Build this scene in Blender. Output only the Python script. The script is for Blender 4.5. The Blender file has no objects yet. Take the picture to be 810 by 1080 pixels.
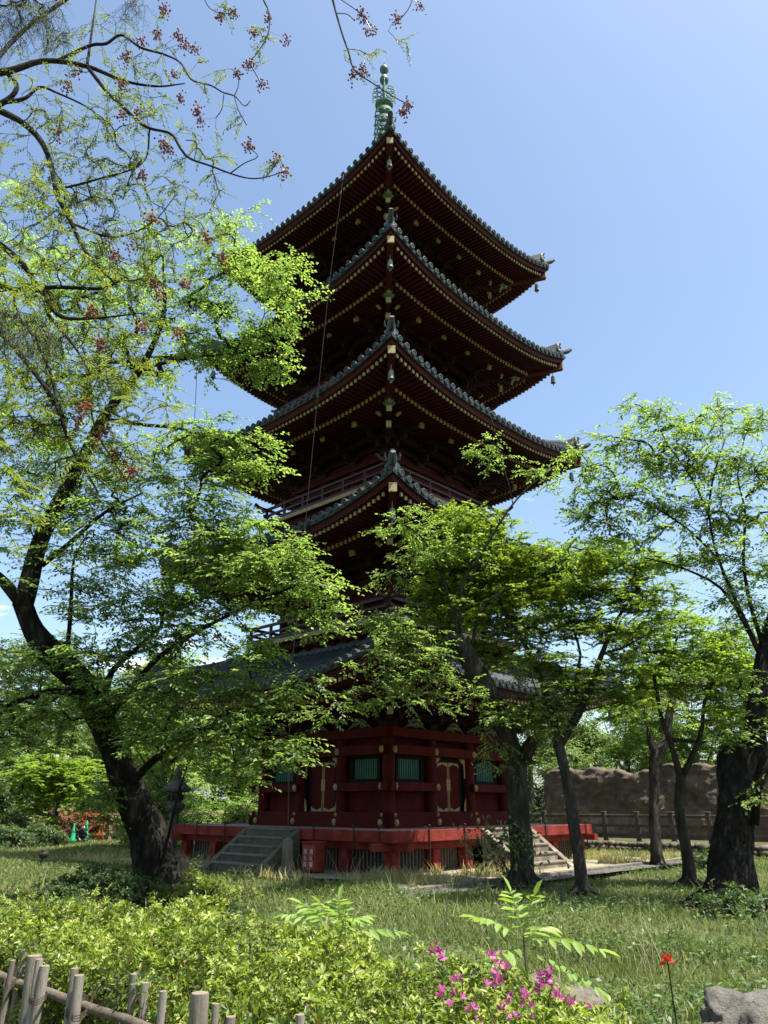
import bpy, math, random
import numpy as np
from mathutils import Vector, Matrix
rng = np.random.default_rng(11)
random.seed(5)
SC = bpy.context.scene
COL = SC.collection
R = math.radians
PI = math.pi
# ------------------------------------------------------------------ camera
FPX, PITCH, CAMZ = 797.8, R(21.157), 1.6
cam_d = bpy.data.cameras.new('camera'); cam = bpy.data.objects.new('camera', cam_d); COL.objects.link(cam)
cam.location = (0, 0, CAMZ); cam.rotation_euler = (R(90) + PITCH, 0, 0)
cam_d.sensor_fit = 'VERTICAL'; cam_d.sensor_height = 36; cam_d.sensor_width = 27
cam_d.lens = FPX / 1080 * 36; cam_d.clip_start = 0.05; cam_d.clip_end = 3000
SC.camera = cam
CP, SP = math.cos(PITCH), math.sin(PITCH)
def at(px, py, Y):
    """world point at forward distance Y that is seen at photo pixel px,py"""
    u = (px - 405) / FPX; v = (540 - py) / FPX
    d = np.array([u, CP - v * SP, SP + v * CP])
    return np.array([0, 0, CAMZ]) + d * (Y / d[1])
def scale_at(px, py, Y):
    p = at(px, py, Y); return FPX / (p[1] * CP + (p[2] - CAMZ) * SP)
# ------------------------------------------------------------------ object helpers
def tag(o, label=None, cat=None, group=None, kind=None):
    if label: o['label'] = label
    if cat: o['category'] = cat
    if group: o['group'] = group
    if kind: o['kind'] = kind
    return o
def empty(name, loc=(0, 0, 0), rz=0, label=None, cat=None, group=None, parent=None):
    o = bpy.data.objects.new(name, None); COL.objects.link(o)
    o.location = loc; o.rotation_euler = (0, 0, rz); o.empty_display_size = .2
    if parent: o.parent = parent
    return tag(o, label, cat, group)
def link_mesh(name, me, mat, parent=None, loc=None, rz=None):
    o = bpy.data.objects.new(name, me); COL.objects.link(o)
    if mat is not None and not len(me.materials):
        for m in (mat if isinstance(mat, (list, tuple)) else [mat]): me.materials.append(m)
    if parent: o.parent = parent
    if loc is not None: o.location = loc
    if rz is not None: o.rotation_euler = (0, 0, rz)
    return o
def copy_tree(o, parent=None):
    c = o.copy(); COL.objects.link(c); c.parent = parent
    for ch in list(o.children): copy_tree(ch, c)
    return c
class MB:
    def __init__(s): s.v = []; s.f = []; s.m = []
    def add(s, vs, fs, mi=0):
        n = len(s.v); s.v += [tuple(map(float, p)) for p in vs]
        for f in fs: s.f.append(tuple(i + n for i in f)); s.m.append(mi)
        return s
    def box(s, c, size, mi=0, M=None, taper=1.0):
        hx, hy, hz = size[0] / 2, size[1] / 2, size[2] / 2
        vs = [(sx * hx * (taper if sz > 0 else 1), sy * hy * (taper if sz > 0 else 1), sz * hz) for sz in (-1, 1) for sy in (-1, 1) for sx in (-1, 1)]
        if M is not None: vs = [tuple(M @ Vector(p)) for p in vs]
        vs = [(p[0] + c[0], p[1] + c[1], p[2] + c[2]) for p in vs]
        return s.add(vs, [(0, 2, 3, 1), (4, 5, 7, 6), (0, 1, 5, 4), (2, 6, 7, 3), (0, 4, 6, 2), (1, 3, 7, 5)], mi)
    def bar(s, a, b, w, h, mi=0, up=(0, 0, 1)):
        a = np.array(a, float); b = np.array(b, float); d = b - a; L = np.linalg.norm(d)
        if L < 1e-6: return s
        d /= L; up = np.array(up, float); sd = np.cross(d, up); n = np.linalg.norm(sd)
        if n < 1e-4: sd = np.array([1., 0, 0])
        else: sd /= n
        u = np.cross(sd, d)
        vs = [p + sd * sx * w / 2 + u * sz * h / 2 for p in (a, b) for sz in (-1, 1) for sx in (-1, 1)]
        return s.add(vs, [(0, 1, 3, 2), (4, 6, 7, 5), (0, 4, 5, 1), (2, 3, 7, 6), (0, 2, 6, 4), (1, 5, 7, 3)], mi)
    def tube(s, pts, rad, n=8, mi=0, caps=True, rough=0.0):
        pts = [np.array(p, float) for p in pts]; k = len(pts)
        if not hasattr(rad, '__len__'): rad = [rad] * k
        ref = None; rings = []
        for i in range(k):
            t = pts[min(i + 1, k - 1)] - pts[max(i - 1, 0)]; t /= (np.linalg.norm(t) + 1e-9)
            if ref is None:
                ref = np.cross(t, [0.3, 0.9, 0.2]); ref /= np.linalg.norm(ref)
            ref = ref - t * np.dot(ref, t); ref /= (np.linalg.norm(ref) + 1e-9)
            bn = np.cross(t, ref)
            ring = []
            for j in range(n):
                a = 2 * PI * j / n
                r = rad[i]
                if rough:
                    q_ = pts[i]; z_ = q_[2]; r *= 1 + rough * (.55 * math.sin(3 * a + z_ * 1.9 + q_[1]) * math.sin(z_ * 2.3 + a) + .45 * math.sin(5 * a - z_ * 4.1) + .5 * (random.random() - .5))
                ring.append(pts[i] + (ref * math.cos(a) + bn * math.sin(a)) * r)
            rings += ring
        fs = []
        for i in range(k - 1):
            for j in range(n):
                fs.append((i * n + j, i * n + (j + 1) % n, (i + 1) * n + (j + 1) % n, (i + 1) * n + j))
        if caps:
            fs.append(tuple(range(n - 1, -1, -1))); fs.append(tuple((k - 1) * n + j for j in range(n)))
        return s.add(rings, fs, mi)
    def lathe(s, prof, n=16, c=(0, 0, 0), mi=0, sq=False):
        vs = []; fs = []
        for (r, z) in prof:
            for j in range(n):
                a = 2 * PI * (j + .5) / n
                vs.append((c[0] + r * math.cos(a), c[1] + r * math.sin(a), c[2] + z))
        k = len(prof)
        for i in range(k - 1):
            for j in range(n):
                fs.append((i * n + j, i * n + (j + 1) % n, (i + 1) * n + (j + 1) % n, (i + 1) * n + j))
        fs.append(tuple(range(n - 1, -1, -1))); fs.append(tuple((k - 1) * n + j for j in range(n)))
        return s.add(vs, fs, mi)
    def prism(s, poly, axis_o, ax, ay, an, th, mi=0):
        """2-D polygon extruded by th along an"""
        o = np.array(axis_o, float); ax = np.array(ax, float); ay = np.array(ay, float); an = np.array(an, float)
        k = len(poly)
        vs = [o + ax * p[0] + ay * p[1] for p in poly] + [o + ax * p[0] + ay * p[1] + an * th for p in poly]
        fs = [tuple(range(k - 1, -1, -1)), tuple(range(k, 2 * k))] + [(i, (i + 1) % k, k + (i + 1) % k, k + i) for i in range(k)]
        return s.add(vs, fs, mi)
    def sphere(s, c, r, n=10, m=7, mi=0, sc=(1, 1, 1)):
        vs = [(c[0], c[1], c[2] + r * sc[2])]
        for i in range(1, m):
            th = PI * i / m
            for j in range(n):
                a = 2 * PI * j / n
                vs.append((c[0] + r * sc[0] * math.sin(th) * math.cos(a), c[1] + r * sc[1] * math.sin(th) * math.sin(a), c[2] + r * sc[2] * math.cos(th)))
        vs.append((c[0], c[1], c[2] - r * sc[2])); fs = []
        for j in range(n): fs.append((0, 1 + j, 1 + (j + 1) % n))
        for i in range(m - 2):
            for j in range(n):
                a = 1 + i * n + j; b = 1 + i * n + (j + 1) % n
                fs.append((a, a + n, b + n, b))
        L = len(vs) - 1
        for j in range(n): fs.append((L, L - n + (j + 1) % n, L - n + j))
        return s.add(vs, fs, mi)
    def mesh(s, name, smooth=False):
        me = bpy.data.meshes.new(name); me.from_pydata(s.v, [], s.f)
        if any(s.m): me.polygons.foreach_set('material_index', s.m)
        if smooth: me.polygons.foreach_set('use_smooth', [True] * len(s.f))
        me.update(); return me
    def build(s, name, mat, parent=None, loc=None, rz=None, smooth=False, bevel=0):
        o = link_mesh(name, s.mesh(name, smooth), mat, parent, loc, rz)
        if bevel:
            b = o.modifiers.new('bevel', 'BEVEL'); b.width = bevel; b.segments = 1; b.limit_method = 'ANGLE'
        return o
def fast_mesh(name, V, F, tint=None, smooth=False):
    """V (n,3), F (m,k) numpy"""
    me = bpy.data.meshes.new(name); n = len(V); m, k = F.shape
    me.vertices.add(n); me.vertices.foreach_set('co', np.ascontiguousarray(V, np.float32).ravel())
    me.loops.add(m * k); me.loops.foreach_set('vertex_index', np.ascontiguousarray(F, np.int32).ravel())
    me.polygons.add(m); me.polygons.foreach_set('loop_start', np.arange(0, m * k, k, dtype=np.int32))
    try: me.polygons.foreach_set('loop_total', np.full(m, k, np.int32))
    except Exception: pass
    if smooth: me.polygons.foreach_set('use_smooth', np.ones(m, bool))
    if tint is not None:
        a = me.attributes.new('tint', 'FLOAT', 'FACE'); a.data.foreach_set('value', np.ascontiguousarray(tint, np.float32))
    me.update(calc_edges=True); me.validate() if False else None
    return me
# ------------------------------------------------------------------ materials
def mat_new(name):
    m = bpy.data.materials.new(name); m.use_nodes = True; nt = m.node_tree
    for n in list(nt.nodes): nt.nodes.remove(n)
    out = nt.nodes.new('ShaderNodeOutputMaterial'); return m, nt, out
def ramp(nt, fac, stops):
    r = nt.nodes.new('ShaderNodeValToRGB'); cr = r.color_ramp
    while len(cr.elements) < len(stops): cr.elements.new(.5)
    for e, (p, c) in zip(cr.elements, stops): e.position = p; e.color = (*c, 1)
    nt.links.new(fac, r.inputs[0]); return r.outputs[0]
def noise(nt, scale, detail=4, rough=.6, vec=None, dist=0):
    n = nt.nodes.new('ShaderNodeTexNoise'); n.inputs['Scale'].default_value = scale; n.inputs['Detail'].default_value = detail
    n.inputs['Roughness'].default_value = rough; n.inputs['Distortion'].default_value = dist
    if vec is not None: nt.links.new(vec, n.inputs['Vector'])
    return n.outputs[0]
def coords(nt, kind='Object', scale=None):
    t = nt.nodes.new('ShaderNodeTexCoord'); o = t.outputs[kind]
    if scale:
        m = nt.nodes.new('ShaderNodeMapping'); m.inputs['Scale'].default_value = scale; nt.links.new(o, m.inputs[0]); o = m.outputs[0]
    return o
def solid(name, c1, c2=None, scale=4, rough=.6, bump=.0, bscale=None, spec=.4, metal=0, stretch=None, c3=None, world=False, bd=.05):
    m, nt, out = mat_new(name); p = nt.nodes.new('ShaderNodeBsdfPrincipled')
    if world:
        g = nt.nodes.new('ShaderNodeNewGeometry'); v = g.outputs['Position']
        if stretch:
            mp = nt.nodes.new('ShaderNodeMapping'); mp.inputs['Scale'].default_value = stretch; nt.links.new(v, mp.inputs[0]); v = mp.outputs[0]
    else: v = coords(nt, 'Object', stretch)
    c2 = c2 or tuple(x * .7 for x in c1)
    n = noise(nt, scale, 6, .65, v)
    st = [(.3, c2), (.7, c1)] if not c3 else [(.28, c2), (.5, c1), (.72, c3)]
    nt.links.new(ramp(nt, n, st), p.inputs['Base Color'])
    p.inputs['Roughness'].default_value = rough; p.inputs['Metallic'].default_value = metal
    p.inputs['Specular IOR Level'].default_value = spec
    if bump:
        b = nt.nodes.new('ShaderNodeBump'); b.inputs['Strength'].default_value = bump; b.inputs['Distance'].default_value = bd
        nt.links.new(noise(nt, bscale or scale * 4, 8, .7, v), b.inputs['Height']); nt.links.new(b.outputs[0], p.inputs['Normal'])
    nt.links.new(p.outputs[0], out.inputs[0]); return m
def leafmat(name, cols, trans=.45, rough=.45, tfac=(1.25, 1.35, .5), spec=.35, tmix=None):
    """cols: ramp colours picked per leaf by the random 'tint' attribute"""
    m, nt, out = mat_new(name)
    a = nt.nodes.new('ShaderNodeAttribute'); a.attribute_name = 'tint'
    k = len(cols); col = ramp(nt, a.outputs['Fac'], [(i / (k - 1), c) for i, c in enumerate(cols)])
    p = nt.nodes.new('ShaderNodeBsdfPrincipled'); nt.links.new(col, p.inputs['Base Color'])
    p.inputs['Roughness'].default_value = rough; p.inputs['Specular IOR Level'].default_value = spec
    t = nt.nodes.new('ShaderNodeBsdfTranslucent')
    mul = nt.nodes.new('ShaderNodeVectorMath'); mul.operation = 'MULTIPLY'; nt.links.new(col, mul.inputs[0]); mul.inputs[1].default_value = tfac
    nt.links.new(mul.outputs[0], t.inputs[0])
    mx = nt.nodes.new('ShaderNodeMixShader'); mx.inputs[0].default_value = trans
    nt.links.new(p.outputs[0], mx.inputs[1]); nt.links.new(t.outputs[0], mx.inputs[2]); nt.links.new(mx.outputs[0], out.inputs[0])
    return m
M = {}
M['red'] = solid('red_lacquer', (.205, .031, .023), (.10, .022, .017), 3.2, .8, .4, 24, .08, c3=(.25, .062, .05))
M['body_red'] = solid('old_bengala_red', (.078, .0105, .008), (.05, .008, .0065), 1.9, .75, .2, 20, .08, c3=(.10, .015, .011))
M['grey_tread'] = solid('grey_tread_stone', (.17, .17, .14), (.12, .12, .1), 5, .9, .3, 25, .15)  # treads of the front-left flight, lighter than its steps
M['dark_step'] = solid('dark_green_stone', (.09, .095, .07), (.05, .056, .04), 3, .9, .4, 25, .15, c3=(.13, .13, .1))  # darker, greener stone for the front-left flight only
M['red_worn'] = solid('worn_red_boards', (.34, .05, .035), (.22, .04, .03), 3, .6, .2, 30, .3)
M['deck'] = solid('deck_boards', (.42, .3, .26), (.3, .2, .17), 3, .75, .2, 20, .2, stretch=(1, 1, 1))
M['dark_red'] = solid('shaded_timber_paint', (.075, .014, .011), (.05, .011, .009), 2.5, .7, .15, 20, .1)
M['bracket'] = solid('bracket_paint', (.05, .014, .011), (.022, .018, .014), 5, .7, .1, 20, .1)
M['gold'] = solid('gilt_cap', (.46, .36, .16), (.24, .18, .075), 3.5, .5, .05, 30, .4, metal=.15)
M['cream'] = solid('aged_cream_paint', (.5, .46, .3), (.36, .33, .2), 8, .6)
M['carve_cream'] = solid('dark_cream_carving', (.17, .16, .10), (.05, .05, .035), 9, .7)  # frieze carvings, a much darker cream than the bracket noses
M['black'] = solid('black_lacquer', (.008, .008, .008), (.014, .012, .011), 3, .7, spec=.08)
M['green_paint'] = solid('green_window_slats', (.028, .12, .08), (.018, .08, .055), 5, .6)
M['carve_green'] = solid('carved_green_paint', (.08, .15, .09), (.12, .12, .06), 12, .55, c3=(.3, .3, .18))
M['tile'] = solid('roof_tile', (.045, .056, .06), (.022, .032, .033), 2.6, .55, .25, 25, .3, c3=(.085, .10, .097))
M['copper'] = solid('verdigris_bronze', (.12, .215, .165), (.07, .14, .11), 5, .6, .2, 25, .3, c3=(.22, .33, .26))
M['dark_copper'] = solid('dark_bronze', (.06, .08, .075), (.1, .13, .12), 5, .5, .1, 20)
M['slat'] = solid('lattice_wood', (.16, .12, .10), (.1, .075, .06), 6, .7, .2, 30)
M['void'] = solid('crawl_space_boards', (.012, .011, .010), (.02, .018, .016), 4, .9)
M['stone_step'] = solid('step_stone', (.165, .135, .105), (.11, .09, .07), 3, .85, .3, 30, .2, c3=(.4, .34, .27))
M['stone'] = solid('grey_stone', (.17, .155, .135), (.08, .075, .062), 4, .95, .9, 12, .15, c3=(.25, .23, .2))
M['boulder'] = solid('boulder_stone', (.24, .22, .19), (.08, .072, .06), 5, .95, 1.6, 8, .12, c3=(.36, .335, .3), bd=.08)
M['rubble'] = solid('rubble_stone', (.12, .10, .08), (.05, .042, .034), 3, .95, 1, 9, .1, c3=(.2, .175, .14))
M['iron'] = solid('black_iron', (.016, .015, .015), (.03, .026, .024), 8, .6, spec=.25)
M['wire'] = solid('cable', (.05, .04, .038), (.07, .05, .045), 5, .6)
M['bark'] = solid('dark_bark', (.036, .031, .026), (.011, .010, .009), 7, .95, 1.8, 10, .1, stretch=(1, 1, .35), c3=(.13, .12, .095), bd=.14)
M['bark_grey'] = solid('grey_bark', (.075, .065, .053), (.026, .022, .019), 7, .95, 1.6, 12, .1, stretch=(1, 1, .3), c3=(.17, .155, .125), bd=.12)
M['bark_light'] = solid('pale_bark', (.13, .115, .09), (.06, .052, .04), 7, .9, .5, 16, .1, stretch=(1, 1, .5), c3=(.19, .17, .14))
M['bamboo'] = solid('weathered_timber', (.23, .2, .16), (.11, .093, .072), 9, .8, .5, 30, .2, stretch=(1, 1, .12), c3=(.33, .305, .265))
M['endgrain'] = solid('timber_end_grain', (.27, .22, .165), (.17, .13, .09), 30, .9, .4, 60)
M['twine'] = solid('dark_twine', (.05, .035, .025), (.03, .02, .015), 40, .9)
M['orange'] = solid('orange_wood', (.5, .14, .04), (.38, .1, .03), 5, .6)
M['fence_wood'] = solid('brown_rail_wood', (.075, .06, .05), (.04, .032, .027), 5, .85, .3, 20, .15, c3=(.12, .10, .085))
M['pale_rail'] = solid('pale_rail_wood', (.42, .3, .21), (.3, .2, .13), 5, .7)
M['cone'] = solid('green_plastic', (.02, .42, .2), (.02, .36, .17), 3, .4)
M['white'] = solid('white_band', (.75, .76, .74), (.65, .66, .64), 3, .5)
M['pale_wall'] = solid('pale_facade', (.6, .62, .63), (.5, .52, .53), .5, .8)
M['glass'] = solid('window_glass', (.05, .07, .09), (.09, .12, .14), .8, .15)
# ================================================================== PAGODA
PX, PY, PYAW = 0.006, 25.48, R(-45 + 1.61)
pag = empty('pagoda', (PX, PY, 0), PYAW, 'tall five storey red wooden pagoda with dark tiled roofs and a green bronze spire', 'pagoda')
def sd(k, t, r, z):
    return ((t, -r, z), (r, t, z), (-t, r, z), (-r, -t, z))[k % 4]
def vdir(k, t, r, z): return np.array(sd(k, t, r, z), float)
E_ = [4.60, 8.85, 13.20, 17.35, 21.70]
W_ = [5.70, 5.60, 5.33, 5.08, 4.85]
B_ = [2.70, 2.45, 2.25, 2.05, 1.90]
RISE = .78
PW = {}
def storey(i):
    E, W, b = E_[i], W_[i], B_[i]
    top = i == 4
    rb = .32 if top else B_[i + 1] + .28
    H = 3.5 if top else 1.42
    fl = None if i == 0 else E - 2.3
    def lift(r, t): return RISE * min(1, abs(t) / W) ** 2.7 * max(0, min(1, (r - b) / (W - b)))
    def lift2(r, t):
        s = (W - r) / (W - rb); return RISE * min(1, abs(t) / W) ** 2.7 * (1 - s)
    def zt(r, t):
        s = (W - r) / (W - rb); return E + H * (.72 * s + .28 * s * s) + lift2(r, t)
    def zu(r, t): return E - .31 + .13 * (W - r) + lift(r, t)
    # ---- tiles
    tm = MB()
    for k in range(4):
        nr, nt_ = 10, 26; vs = []
        for a in range(nr + 1):
            r = W - (W - rb) * a / nr
            for c in range(nt_ + 1):
                t = r * (-1 + 2 * c / nt_); vs.append(sd(k, t, r, zt(r, t)))
        fs = [(a * (nt_ + 1) + c, a * (nt_ + 1) + c + 1, (a + 1) * (nt_ + 1) + c + 1, (a + 1) * (nt_ + 1) + c) for a in range(nr) for c in range(nt_)]
        tm.add(vs, fs)
        vs = []; n = 40
        for c in range(n + 1):
            t = W * (-1 + 2 * c / n); vs += [sd(k, t, W, zt(W, t)), sd(k, t * .996, W - .02, zt(W, t) - .1), sd(k, t * .97, W - .14, zt(W, t) - .1)]
        fs = []
        for c in range(n):
            q = c * 3; fs += [(q, q + 1, q + 4, q + 3), (q + 1, q + 2, q + 5, q + 4)]
        tm.add(vs, fs)
        sp = .295; nj = int((W - .12) / sp)
        for j in range(-nj, nj + 1):
            t = j * sp; r1 = W + .01; r0 = max(rb, abs(t) + .05)
            if r1 - r0 < .08: continue
            n = max(2, int((r1 - r0) / .45) + 1); vs = []; fs = []
            for a in range(n):
                r = r1 - (r1 - r0) * a / (n - 1); z = zt(min(r, W), t)
                for q in range(5):
                    an = PI * q / 4; vs.append(sd(k, t + .078 * math.cos(an), r, z + .085 * math.sin(an) + .01))
            for a in range(n - 1):
                for q in range(4): fs.append((a * 5 + q, a * 5 + q + 1, (a + 1) * 5 + q + 1, (a + 1) * 5 + q))
            tm.add(vs, fs)
            # round end cap with a raised rim and boss
            zc = zt(W, t) + .025 + random.uniform(-.012, .012)
            vs = []; fs = []
            prof = [(.098, -.03), (.098, .045), (.07, .05), (.066, .03), (.03, .03), (.022, .048)]
            for (rr, dr) in prof:
                for q in range(10):
                    an = 2 * PI * q / 10; vs.append(sd(k, t + rr * math.cos(an), W + dr, zc + rr * math.sin(an)))
            for a in range(len(prof) - 1):
                for q in range(10): fs.append((a * 10 + q, a * 10 + (q + 1) % 10, (a + 1) * 10 + (q + 1) % 10, (a + 1) * 10 + q))
            fs.append(tuple((len(prof) - 1) * 10 + q for q in range(10)))
            tm.add(vs, fs)
    # rim where the slope meets the storey above
    if not top:
        for k in range(4):
            z = E + H; tm.bar(sd(k, -rb - .1, rb + .02, z + .05), sd(k, rb + .1, rb + .02, z + .05), .2, .2)
    roof = tm.build('roof', M['tile'], pag)
    # ---- eave board
    eb = MB(); n = 36
    for k in range(4):
        for (ra, rbb, za, zb) in ((W - .10, W - .16, -.10, -.30),):
            vs = []
            for c in range(n + 1):
                u = -1 + 2 * c / n
                zz = zt(W, u * W)
                vs += [sd(k, u * ra, ra, zz + za), sd(k, u * ra, ra, zz + zb), sd(k, u * rbb, rbb, zz + zb), sd(k, u * rbb, rbb, zz + za)]
            fs = []
            for c in range(n):
                q = c * 4
                for e in range(4): fs.append((q + e, q + (e + 1) % 4, q + 4 + (e + 1) % 4, q + 4 + e))
            eb.add(vs, fs)
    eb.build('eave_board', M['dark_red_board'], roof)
    # ---- soffit + rafters
    sf = MB()
    for k in range(4):
        nr, n = 8, 30; vs = []
        for a in range(nr + 1):
            r = (W - .13) - (W - .13 - b + .1) * a / nr
            for c in range(n + 1):
                t = r * (-1 + 2 * c / n); vs.append(sd(k, t, r, zu(r, t) + .03))
        sf.add(vs, [(a * (n + 1) + c, (a + 1) * (n + 1) + c, (a + 1) * (n + 1) + c + 1, a * (n + 1) + c + 1) for a in range(nr) for c in range(n)])
        # second eave beam carrying the flying rafters
        rk = W - 1.02; vs = []
        for c in range(n + 1):
            u = -1 + 2 * c / n; z = zu(rk, u * rk)
            vs += [sd(k, u * rk, rk, z - .08), sd(k, u * rk, rk, z - .2), sd(k, u * (rk - .12), rk - .12, z - .2), sd(k, u * (rk - .12), rk - .12, z - .08)]
        fs = []
        for c in range(n):
            q = c * 4
            for e in range(4): fs.append((q + e, q + (e + 1) % 4, q + 4 + (e + 1) % 4, q + 4 + e))
        sf.add(vs, fs)
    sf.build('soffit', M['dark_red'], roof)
    sp = .172; nj = int((W - .2) / sp)
    for k in range(4):
        for ti, (ro, ri, off) in enumerate(((W - .19, W - 1.1, -.045), (W - 1.0, b, -.24))):
            rf = MB(); gc = MB()
            for j in range(-nj, nj + 1):
                t = (j + .5) * sp
                r0 = max(ri, abs(t) + .1)
                if ro - r0 < .12: continue
                pts = [ro, (ro + r0) / 2, r0]
                for a in range(2):
                    A = sd(k, t, pts[a], zu(pts[a], t) + off); Bp = sd(k, t, pts[a + 1], zu(pts[a + 1], t) + off)
                    rf.bar(A, Bp, .078, .10)
                dr = .012; z = zu(ro, t) + off
                gc.bar(sd(k, t, ro + dr, z), sd(k, t, ro - .03, z), .082, .104)
            rf.build('rafter_row', M['rafter'], roof)
            gc.build('rafter_end_caps', M['gold'], roof)
    # ---- hips: beam, cap, ridge, ornament, bell  (copied round the four corners)
    def diag(k, r, z):  # point over the hip at r
        return np.array(((r, -r, z), (r, r, z), (-r, r, z), (-r, -r, z))[k])
    hb = MB()
    rs = np.linspace(W - .14, b, 7)
    for a in range(6):
        hb.bar(diag(0, rs[a], zu(min(rs[a], W), min(rs[a], W)) - .1), diag(0, rs[a + 1], zu(rs[a + 1], rs[a + 1]) - .1 - (.12 if a > 1 else 0)), .2, .24)
    hcap = MB(); dv = (diag(0, 1, 0)) / math.sqrt(2)
    p = diag(0, W - .14, zu(W - .14, W - .14) - .1); hcap.bar(p + dv * .03, p - dv * .02, .21, .25); 
    p2 = diag(0, W - .82, zu(W - .82, W - .82) - .33); 
    cup = MB(); cup.lathe([(.06, .12), (.12, .06), (.13, -.12), (.09, -.2), (.03, -.2)], 10, tuple(p2))
    hm = hb.mesh('hip_beam'); cm = hcap.mesh('hip_beam_cap'); um = cup.mesh('hip_beam_cup')
    rg = MB()
    nn = 12
    rr = np.linspace(rb + .02, W * .985, nn)
    for a in range(nn - 1):
        A = diag(0, rr[a], zt(rr[a], rr[a]) + .1); Bp = diag(0, rr[a + 1], zt(rr[a + 1], rr[a + 1]) + .1)
        rg.bar(A, Bp, .22, .22)
        rg.tube([A + [0, 0, .13], Bp + [0, 0, .13]], .085, 8)
        if a < nn * .68:
            rg.bar(A + [0, 0, .26], Bp + [0, 0, .26], .17, .2); rg.tube([A + [0, 0, .38], Bp + [0, 0, .38]], .09, 8)
    e = diag(0, W * .985, zt(W * .985, W * .985))
    for a in range(6):
        f0, f1 = a / 6, (a + 1) / 6; ra_, rb_ = W * (.82 + .14 * f0), W * (.82 + .14 * f1)
        A = diag(0, ra_, zt(ra_, ra_) + .22 + .16 * f0 ** 2); Bp = diag(0, rb_, zt(rb_, rb_) + .22 + .16 * f1 ** 2)
        rg.bar(A, Bp, .16, .2 + .18 * f0); rg.tube([A + [0, 0, .14 + .08 * f0], Bp + [0, 0, .14 + .08 * f1]], .075, 8)
    rg.tube([e + [0, 0, .2], e + dv * .22 + [0, 0, .27], e + dv * .34 + [0, 0, .36]], [.095, .09, .07], 8)
    rgm = rg.mesh('hip_ridge')
    def onigawara(base, s):
        g = MB(); side = np.array([-dv[1], dv[0], 0])
        poly = [(-.22, -.05), (.22, -.05), (.24, .08), (.16, .2), (.13, .42), (.1, .5), (.07, .6), (0, .64), (-.07, .6), (-.1, .5), (-.13, .42), (-.16, .2), (-.24, .08)]
        g.prism([(x * s, y * s) for x, y in poly], base, side, (0, 0, 1), dv, .09 * s)
        for zz, r_ in ((.14, .1), (.36, .085), (.56, .07)):
            c = base + np.array([0, 0, zz * s])
            g.tube([c + dv * .02, c + dv * .16 * s], r_ * s * .95, 12); g.tube([c + dv * .16 * s, c + dv * .2 * s], [r_ * s * .62, r_ * s * .5], 10)
        for sx in (-1, 1):
            c = base + side * sx * .2 * s
            g.tube([c + dv * .05 + [0, 0, .3 * s], c + dv * .1 + side * sx * .04 * s + [0, 0, .4 * s], c + dv * .12 + side * sx * .02 * s + [0, 0, .5 * s]], [.035 * s, .025 * s, .01], 6)
        return g
    r1 = W * .955; o1 = onigawara(diag(0, r1, zt(r1, r1) + .16), .84)
    r2 = W * .70; o2 = onigawara(diag(0, r2, zt(r2, r2) + .28), .5)
    om = o1.mesh('ridge_end_tile'); om2 = o2.mesh('ridge_end_tile')
    bl = MB(); bp = diag(0, W - .42, zu(W - .42, W - .42) - .32)
    bl.tube([bp + [0, 0, .12], bp - [0, 0, .1]], .012, 6)
    bl.lathe([(.02, 0), (.06, -.02), (.075, -.09), (.085, -.24), (.1, -.30), (.09, -.31), (.02, -.2)], 12, tuple(bp - np.array([0, 0, .08])))
    bl.box(tuple(bp - np.array([0, 0, .46])), (.08, .01, .08)); bl.tube([bp - [0, 0, .2], bp - [0, 0, .44]], .005, 5)
    bm_ = bl.mesh('wind_bell')
    for k in range(4):
        o = link_mesh('hip_beam', hm, M['dark_red'], roof, rz=k * PI / 2)
        link_mesh('hip_beam_cap', cm, M['gold'], roof, rz=k * PI / 2)
        link_mesh('hip_ridge', rgm, M['tile'], roof, rz=k * PI / 2)
        link_mesh('ridge_end_tile', om, M['tile'], roof, rz=k * PI / 2)
        link_mesh('ridge_end_tile', om2, M['tile'], roof, rz=k * PI / 2)
        link_mesh('wind_bell', bm_, M['bell'], roof, rz=k * PI / 2)
    # ---- bracket complexes
    z0 = E - 1.02
    def bracket(corner):
        g = MB(); f = 1.0
        d = np.array([0, -1.0, 0]); s_ = np.array([1.0, 0, 0])
        def P(t, r, z): return s_ * t + d * r + np.array([0, 0, z])
        L = 1.41 if corner else 1.0
        g.box(tuple(P(0, 0, .1)), (.34, .34, .2))
        for n_, (r, z) in enumerate(((.36, .28), (.72, .5), (1.08, .72))):
            g.bar(P(0, -.1, z), P(0, (r + .1) * L, z), .13, .16)
            g.box(tuple(P(0, r * L, z + .14)), (.2, .2, .13))
            if not corner:
                w = .42 + .08 * n_
                g.bar(P(-w, r, z + .14 + .11), P(w, r, z + .14 + .11), .12, .13)
                for q in (-1, 0, 1): g.box(tuple(P(q * (w - .08), r, z + .36)), (.17, .17, .11), taper=1.2)
                g.bar(P(-w + .1, r - .3, z + .02), P(w - .1, r - .3, z + .02), .11, .12)
        g.bar(P(0, 0, .98), P(0, 1.5 * L, .62), .15, .19)
        return g
    bmesh_ = bracket(False).mesh('bracket_set'); bcm = bracket(True).mesh('bracket_set')
    def capm(L, corner):
        g = MB(); d = np.array([0, -1.0, 0])
        a = d * (1.5 * L) + np.array([0, 0, .62]); g.bar(a + d * .02 + [0, 0, -.005], a - d * .06 + [0, 0, .015], .17, .21)
        if corner:
            a = d * (1.18 * L) + np.array([0, 0, .30]); g.bar(a + d * .02, a - d * .3, .18, .22)
        return g
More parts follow.
